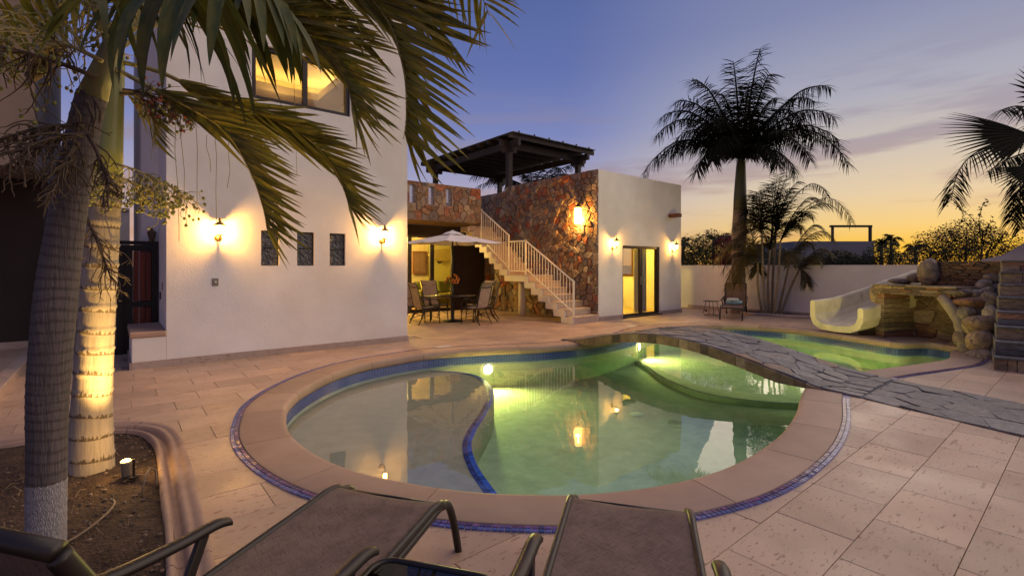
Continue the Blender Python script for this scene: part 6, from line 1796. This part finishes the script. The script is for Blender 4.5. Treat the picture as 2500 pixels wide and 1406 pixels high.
spray(palmA, at(250,150,2.25), (-.6,.2,.35), .44, 40, m_twig2, rg, .011, .5, m_fruitg, .8, .009)
spray(palmA, at(236,190,2.26), (-.75,-.1,.25), .50, 40, m_twig, rg, .012, .5, m_fruitg, .7, .009)
spray(palmA, at(270,120,2.28), (-.2,.1,.9), .36, 30, m_twig2, rg, .011, .7, m_fruitg, .8, .009)
spray(palmA, at(205,310,2.24), (-.85,-.15,.0), .34, 36, m_twig, rg, .012, .9, None, 0, 0)
spray(palmA, at(200,330,2.2), (-.6,-.5,-.1), .34, 40, m_twig, rg, .012, 1.0, None, 0, 0)
spray(palmA, at(190,350,2.2), (-.2,-.6,-.4), .34, 40, m_twig, rg, .011, .8, None, 0, 0)
spray(palmA, at(215,330,2.22), (.3,-.5,-.6), .30, 30, m_twig, rg, .011, .8, None, 0, 0)
MB().tube([at(150,110,2.3), at(120,140,2.28), at(90,175,2.27), at(72,192,2.27)], [.028,.034,.03,.022], 10).build('spathe_stub', m_twig, palmA, True)
for k in range(7):   # torn sheaths round the top of the trunk
    a = at(rg.uniform(175,250), rg.uniform(235,290), 2.23); b = a+Vector((rg.uniform(-.06,.06), rg.uniform(-.05,.02), -rg.uniform(.08,.2)))
    MB().tube([a, a.lerp(b, .5)+Vector((.015,-.02,0)), b], [.012,.009,.003], 6, sq=.4).build('dry_sheath', m_twig, palmA, True)

# ================================================================ royal palm by the garden wall
rg = random.Random(52)
m_trR = trunk_mat('royal_trunk', (.20,.155,.125), (.10,.075,.06), .16, .12, .03, bump=.25)
royal = thing('royal_palm', 'tall royal palm with a full dark feathery crown by the garden wall', 'palm tree', (15.39, 7.32, 0))
def rp(u_, v_, D=15.42): return at(u_, v_, D)
trunk([rp(1803,770), rp(1803,680), rp(1804,600), rp(1806,530), rp(1807,512)], [.24,.205,.20,.225,.20], 'trunk', m_trR, royal, .16, .005, 20, .03)
MB().tube([rp(1807,515), rp(1807,480), rp(1808,440), rp(1809,405), rp(1812,370)], [.205,.19,.165,.14,.08], 16).build('crownshaft', mat('dark_crownshaft', (.055,.06,.03), .5, var=.2, scale=2), royal, True)
base = rp(1810, 392)
fronds = [(1856,118,0,.25), (1690,195,-.6,.55), (1612,290,.2,.75), (1600,335,-.9,.8), (1567,428,.3,.9), (1640,380,1.2,.8), (2030,215,.3,.55), (2040,290,-.5,.75), (2072,400,.2,.9), (1980,390,1.5,.7), (1760,230,1.2,.45), (1900,240,1.1,.45), (1740,300,-1.6,.7), (1930,330,-1.6,.7), (1830,200,-1.2,.35), (1700,420,-1.0,.9), (1950,425,-1.0,.95), (1790,150,.9,.3), (1650,250,-.2,.6), (1990,250,.8,.6), (1720,260,.5,.5), (1650,340,.8,.8), (1990,345,.9,.8), (1880,180,-.7,.35), (1600,400,1.0,.85), (2050,345,-.8,.8), (1900,400,-1.8,.9), (1740,395,-1.8,.9), (1700,330,1.6,.7), (1960,300,1.7,.7)]
for u_, v_, dz, arch in fronds:
    e = rp(u_, v_, 15.42+dz); v = e-base
    m1 = base+v*.28+Vector((0,0,.28*v.length*arch*.9)); m2 = base+v*.62+Vector((0,0,.36*v.length*arch*.9)); m3 = base+v*.86+Vector((0,0,.2*v.length*arch*.9))
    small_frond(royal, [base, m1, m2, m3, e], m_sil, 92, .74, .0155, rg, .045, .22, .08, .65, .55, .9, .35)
# ================================================================ areca clump beside it
rg = random.Random(63)
areca = thing('areca_palm_clump', 'clump of areca palms with arching yellow green fronds below the royal palm', 'palm clump', (15.6, 6.15, 0))
def ap(u_, v_, D=14.9): return at(u_, v_, D)
m_cane = trunk_mat('areca_cane', (.26,.20,.12), (.12,.09,.05), .11, .12, .02)
canes = [(1862,770,1850,640), (1878,775,1880,610), (1888,775,1905,590), (1898,772,1930,630), (1870,772,1860,570), (1905,770,1950,660), (1884,768,1895,560)]
tops = []
for ub, vb, ut, vt in canes:
    D = 14.7+rg.uniform(-.25,.35); b_ = ap(ub, vb, D); b_.z = -.01; t_ = ap(ut, vt, D); mid = b_.lerp(t_, .5)+Vector((rg.uniform(-.06,.06), rg.uniform(-.06,.06), 0))
    MB().tube(spline([b_, mid, t_], 10), [.042-.0007*i for i in range(21)], 10).build('cane', m_cane, areca, True); tops.append((t_, D))
arcs = [(1,1900,425,.35),(1,1955,445,.5),(2,2000,490,.7),(2,2080,545,.95),(6,2020,480,.75),(4,1850,470,.5),(4,1815,520,.8),(0,1775,610,.9),(0,1750,640,.95),(3,2040,590,.9),(5,1990,660,1.0),(5,2005,640,.9),(1,1905,440,.3),(6,1935,460,.45),(2,2050,520,.8),(4,1790,560,.9),(3,1985,600,.8),(0,1800,690,1.0),(5,1945,715,1.1),(0,1765,660,1.0),(6,1880,450,.3),(1,1830,540,.7),(5,1970,690,1.0),(2,1960,520,.6),(4,1835,480,.6),(0,1820,560,.8),(3,2010,560,.8),(1,1925,430,.4),(2,1985,530,.7),(6,1860,500,.5),(4,1790,600,.8),(5,2030,620,.8),(0,1850,660,.9),(3,1930,640,.9),(0,1775,700,1.0),(5,1990,720,1.1),(1,1870,600,.8),(6,1960,560,.7)]
for ci, u_, v_, arch in arcs:
    t_, D = tops[ci]; e = ap(u_, v_, D+rg.uniform(-.7,.7)); v = e-t_
    L_ = v.length; m1 = t_+v*.3+Vector((0,0,.34*L_*arch)); m2 = t_+v*.66+Vector((0,0,.42*L_*arch)); m3 = t_+v*.9+Vector((0,0,.2*L_*arch))
    small_frond(areca, [t_, m1, m2, m3, e], m_areca if v_ > 540 else m_sil, 46, .56, .0115, rg, .018, .14, .08, .2, .65, .7, .4)  # high fronds take the silhouette colour, painted dark against the sky
bedk = thing('palm_bed', 'low stone edged soil bed under the areca clump', 'planting bed', (15.7, 6.6, 0))
ring_ = [(15.75+.62*math.cos(R(a)), 6.5+1.35*math.sin(R(a)), .03) for a in range(90, 271, 12)]
MB().tube(ring_, .06, 8).build('edging', m_trav_trim, bedk, True)
MB().prism([(p[0], p[1]) for p in ring_]+[(16.15, 5.2), (16.15, 7.8)], .0, .035).build('bed_soil', m_soil, bedk)

# ================================================================ shrubs and trees beyond the garden wall
def shrub(name, label, cat, blobs, n, ls, cols, rng, group=None, stems=True, D=18):
    c0_ = sum((b[0] for b in blobs), Vector())/len(blobs)
    r_ = thing(name, label, cat, (c0_.x, c0_.y, 0), group); mb = MB(); tot = sum(b[1]**2 for b in blobs)
    for c_, rad, sq in blobs:
        k = int(n*rad*rad/tot)
        for i in range(k):
            v = Vector((rng.gauss(0,1), rng.gauss(0,1), rng.gauss(0,1))).normalized()*rad*(rng.random()**.35)
            lump = 1+.28*mnoise.noise(v*2.2/max(rad,.3)+c_)
            p = c_+Vector((v.x*lump, v.y*lump, v.z*sq*lump)); a = Vector((rng.uniform(-1,1), rng.uniform(-1,1), rng.uniform(-.6,.6))).normalized(); b = a.cross(Vector((rng.uniform(-1,1), rng.uniform(-1,1), rng.uniform(-1,1)))).normalized()
            s_ = ls*rng.uniform(.6, 1.4); col = rng.choice(cols); kk = rng.uniform(.6, 1.3); mb.col = tuple(x_*kk for x_ in col)
            mb.add([p-a*s_, p+b*s_*.45, p+a*s_, p-b*s_*.45], [(0,1,2,3)])
    mb.build('crown', m_shrub, r_, kind=None)
    if stems:
        sb_ = MB()
        for c_, rad, sq in blobs:
            sb_.tube([(c0_.x+rng.uniform(-.1,.1), c0_.y+rng.uniform(-.1,.1), -.04), tuple((c0_+c_)/2*Vector((1,1,0)).normalized().length*0+Vector(((c0_.x+c_.x)/2, (c0_.y+c_.y)/2, c_.z*.55))), tuple(c_)], [.06,.04,.015], 6)
        sb_.build('branches', m_twig, r_)
    return r_
m_shrub = leafmat('shrub_leaf', (.03,.04,.015), None, None, .2, .6, True)
GR = [(.028,.040,.012),(.035,.045,.015),(.045,.05,.018),(.02,.03,.01)]
RD = [(.22,.02,.03),(.16,.015,.025),(.28,.03,.04)]
rg = random.Random(77)
shrub('bougainvillea_bush', 'dense dark green bush over the wall left of the royal palm', 'bush', [(at(1690,615,19), .75, .9), (at(1735,600,19), .7, .9), (at(1668,640,18.6), .6, .8), (at(1720,640,18.5), .8, .8)], 9500, .036, GR, rg)
shrub('red_bougainvillea', 'red flowering bougainvillea behind the royal palm trunk', 'bush', [(at(1775,600,18.2), .48, .9), (at(1765,635,18), .45, .8), (at(1800,620,18), .4, .8)], 4600, .034, RD+GR[:1], rg)
shrub('hedge_bush', 'round dark hedge bush behind the areca clump', 'bush', [(at(1850,630,18.5), .8, .7), (at(1920,635,18.5), .8, .6), (at(1830,610,18.4), .5, .8)], 6000, .036, GR, rg)
shrub('hedge_bush', 'low dark bush in front of the grey neighbour house', 'bush', [(at(2045,635,21), .7, .7), (at(2085,640,21), .6, .6), (at(2010,640,21), .5, .6)], 5000, .04, GR, rg)
shrub('hedge_bush', 'low dark bush right of the grey neighbour house', 'bush', [(at(2150,625,20), .65, .8), (at(2200,635,20), .6, .6), (at(2120,640,20), .5, .6), (at(2175,605,20), .3, 1)], 5500, .036, GR, rg)
shrub('flowering_shrub', 'large loose shrub with red blooms above the grotto', 'bush', [(at(2300,600,14.5), .75, .75), (at(2360,580,14.5), .8, .7), (at(2420,600,14.2), .7, .8), (at(2260,620,14.5), .55, .7), (at(2460,625,14), .5, .7), (at(2330,630,14), .7, .6)], 12000, .030, GR+GR+RD[:1], rg)
# the loose sprays that stand above it
sh = thing('tall_spray_shrub', 'thin leafy sprays arching above the flowering shrub', 'shrub', tuple(at(2390,640,13.8))[:2]+(0,))
for ctrl in ([(2400,600),(2395,560),(2370,530),(2330,500),(2305,488)], [(2395,590),(2390,540),(2400,500),(2415,490)], [(2400,600),(2410,560),(2425,535)], [(2380,600),(2378,570),(2360,545),(2345,535)], [(2420,610),(2445,580),(2455,570)], [(2340,600),(2325,570),(2310,560)]):
    pts = spline([at(u_, v_, 13.6) for u_, v_ in ctrl], 8); mb = MB(); mb.tube(pts, [.012*(1-.7*i/len(pts)) for i in range(len(pts))], 5)
    for i in range(70):
        p, t, _ = along(pts, rg.uniform(.1, 1)); v = Vector((rg.uniform(-1,1), rg.uniform(-1,1), rg.uniform(-1,1))).normalized(); c_ = p+v*rg.uniform(.02,.12); b = v.cross(t).normalized(); s_ = rg.uniform(.025,.045)
        mb.add([c_-v*s_, c_+b*s_*.6, c_+v*s_, c_-b*s_*.6], [(0,1,2,3)])
    st_ = mb.build('leafy_branch', m_sil, sh)
MB().tube([Vector((*at(2392,640,13.7)[:2], -.04)), at(2395,640,13.7), at(2398,600,13.6)], [.04,.03,.02], 7).build('stem', m_twig, sh)
# small far palms on the skyline
def far_palm(u_, v_, D, s_, label, rng):
    b_ = at(u_, v_, D); r_ = thing('distant_palm', label, 'palm tree', (b_.x, b_.y, 0), 'small palms on the skyline')
    MB().tube([(b_.x, b_.y, -.04), tuple(b_)], [.16*s_, .12*s_], 8).build('trunk', m_twig, r_)
    for k in range(11):
        a = k*2*PI/11+rng.uniform(-.2,.2); el = rng.uniform(-.3, 1.0); d = Vector((math.cos(a)*math.cos(el), math.sin(a)*math.cos(el), math.sin(el)))*s_
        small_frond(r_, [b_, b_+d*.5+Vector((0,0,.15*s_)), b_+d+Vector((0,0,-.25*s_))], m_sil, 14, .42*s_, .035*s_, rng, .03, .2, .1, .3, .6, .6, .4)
far_palm(1742, 588, 34, .75, 'tiny palm silhouette above the left hedge', rg); far_palm(2152, 600, 40, 1.0, 'tiny palm silhouette right of the neighbour house', rg)
far_palm(2235, 606, 44, 1.1, 'tiny palm silhouette in the middle of the sunset glow', rg); far_palm(1776, 592, 36, 1.1, 'tiny broad palm silhouette beside the royal palm trunk', rg)
far_palm(2176, 586, 50, 1.1, 'tiny taller palm silhouette left of the brightest glow', rg); far_palm(1668, 596, 40, .9, 'tiny palm silhouette at the pool house corner', rg)
# palm behind the roof shelter
rg = random.Random(85)
rfp = thing('background_palm', 'palm fronds showing under the roof shelter behind the parapet', 'palm tree', tuple(at(1300,470,25))[:2]+(0,))
b_ = at(1300, 470, 25)
MB().tube([(b_.x, b_.y, -.04), (b_.x, b_.y, b_.z)], [.2,.16], 10).build('trunk', m_twig, rfp)
for u_, v_, dz in ((1150,432,0), (1165,455,-.8), (1190,440,.6), (1260,415,0), (1340,395,.5), (1420,402,0), (1400,430,-.8), (1230,470,-.6), (1370,410,1), (1290,400,-1), (1450,440,.3)):
    e = at(u_, v_, 25+dz); v = e-b_
    small_frond(rfp, [b_, b_+v*.3+Vector((0,0,.3)), b_+v*.7+Vector((0,0,.35)), e], m_sil, 44, .75, .024, rg, .04, .15, .1, .3, .5, .9, .4)

# ================================================================ fan palm and feather palm at the right edge
rg = random.Random(91)
fan = thing('fan_palm', 'dark fan palm with spiky leaves reaching in at the right edge', 'palm tree', tuple(at(2700,700,5.8))[:2]+(0,))
tb_ = at(2700, 420, 5.8)
MB().tube([(tb_.x, tb_.y, -.02), (tb_.x, tb_.y, 1.6), tuple(tb_)], [.17,.14,.12], 12).build('trunk', m_twig, fan, True)
def fan_leaf(hub, direc, L_, n, spread, upv):
    d = direc.normalized(); s_ = d.cross(upv).normalized(); mb = MB()
    for i in range(n):
        a = -spread/2+spread*i/(n-1); v = (d*math.cos(a)+s_*math.sin(a)).normalized(); l_ = L_*(1-.22*abs(a)/(spread/2))*rg.uniform(.92,1.06)
        w_ = L_*spread/n*.36; nn = v.cross(s_.cross(d)).normalized(); rows = []; q = hub.copy(); vv = v.copy()
        for k in range(7):
            t = k/6; ww = w_*min(1, t*2.2+.05)*(1-max(0, t-.42)/.58)+.001
            fold = s_.cross(d)*ww*.5*(-1 if i % 2 else 1)
            rows.append([q-nn*ww, q+fold, q+nn*ww]); vv = (vv+Vector((0,0,-.035))).normalized(); q = q+vv*l_/6
        mb.grid(rows)
    mb.tube([tb_, tb_.lerp(hub, .5)+Vector((0,0,.06)), hub], [.03,.022,.016], 6)
    return mb.build('fan_leaf', m_sil, fan)
hub1 = at(2520, 330, 6.6); fan_leaf(hub1, at(2275, 320, 6.3)-hub1, 1.5, 22, .95, Vector((-.95,-.1,.25)))
hub2 = at(2540, 410, 6.7); fan_leaf(hub2, at(2410, 440, 6.4)-hub2, 1.0, 16, .8, Vector((-.95,-.1,.25)))
hub3 = at(2560, 240, 6.9); fan_leaf(hub3, at(2470, 190, 6.7)-hub3, .8, 11, 1.2, Vector((-.95,-.1,.25)))
hub4 = at(2640, 250, 7.0); fan_leaf(hub4, at(2740, 150, 7.0)-hub4, 1.1, 12, 1.6, Vector((.3,-.6,.8)))
fea = thing('feather_palm', 'drooping feather palm fronds behind the fan palm at right', 'palm tree', tuple(at(2640,700,10.3))[:2]+(0,))
fb_ = at(2640, 400, 10.3)
MB().tube([(fb_.x, fb_.y, -.02), tuple(fb_)], [.16,.12], 12).build('trunk', m_twig, fea, True)
for ctrl, l_ in (([(2600,390),(2530,345),(2450,350),(2380,375),(2340,420),(2322,490)], .62), ([(2610,390),(2570,420),(2520,440),(2480,480),(2470,540)], .5), ([(2610,385),(2560,350),(2500,400),(2490,470),(2495,560)], .5), ([(2615,380),(2560,290),(2490,260),(2440,270)], .5), ([(2620,380),(2680,300),(2760,320),(2800,400)], .55), ([(2610,385),(2540,370),(2470,385),(2410,420)], .5)):
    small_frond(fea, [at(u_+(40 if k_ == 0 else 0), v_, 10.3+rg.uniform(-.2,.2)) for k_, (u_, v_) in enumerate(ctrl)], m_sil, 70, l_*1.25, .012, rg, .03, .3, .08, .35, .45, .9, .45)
# ---------------------------------------------------------------- tidy up
for o in list(bpy.data.objects):
    if '_w' in o: del o['_w']
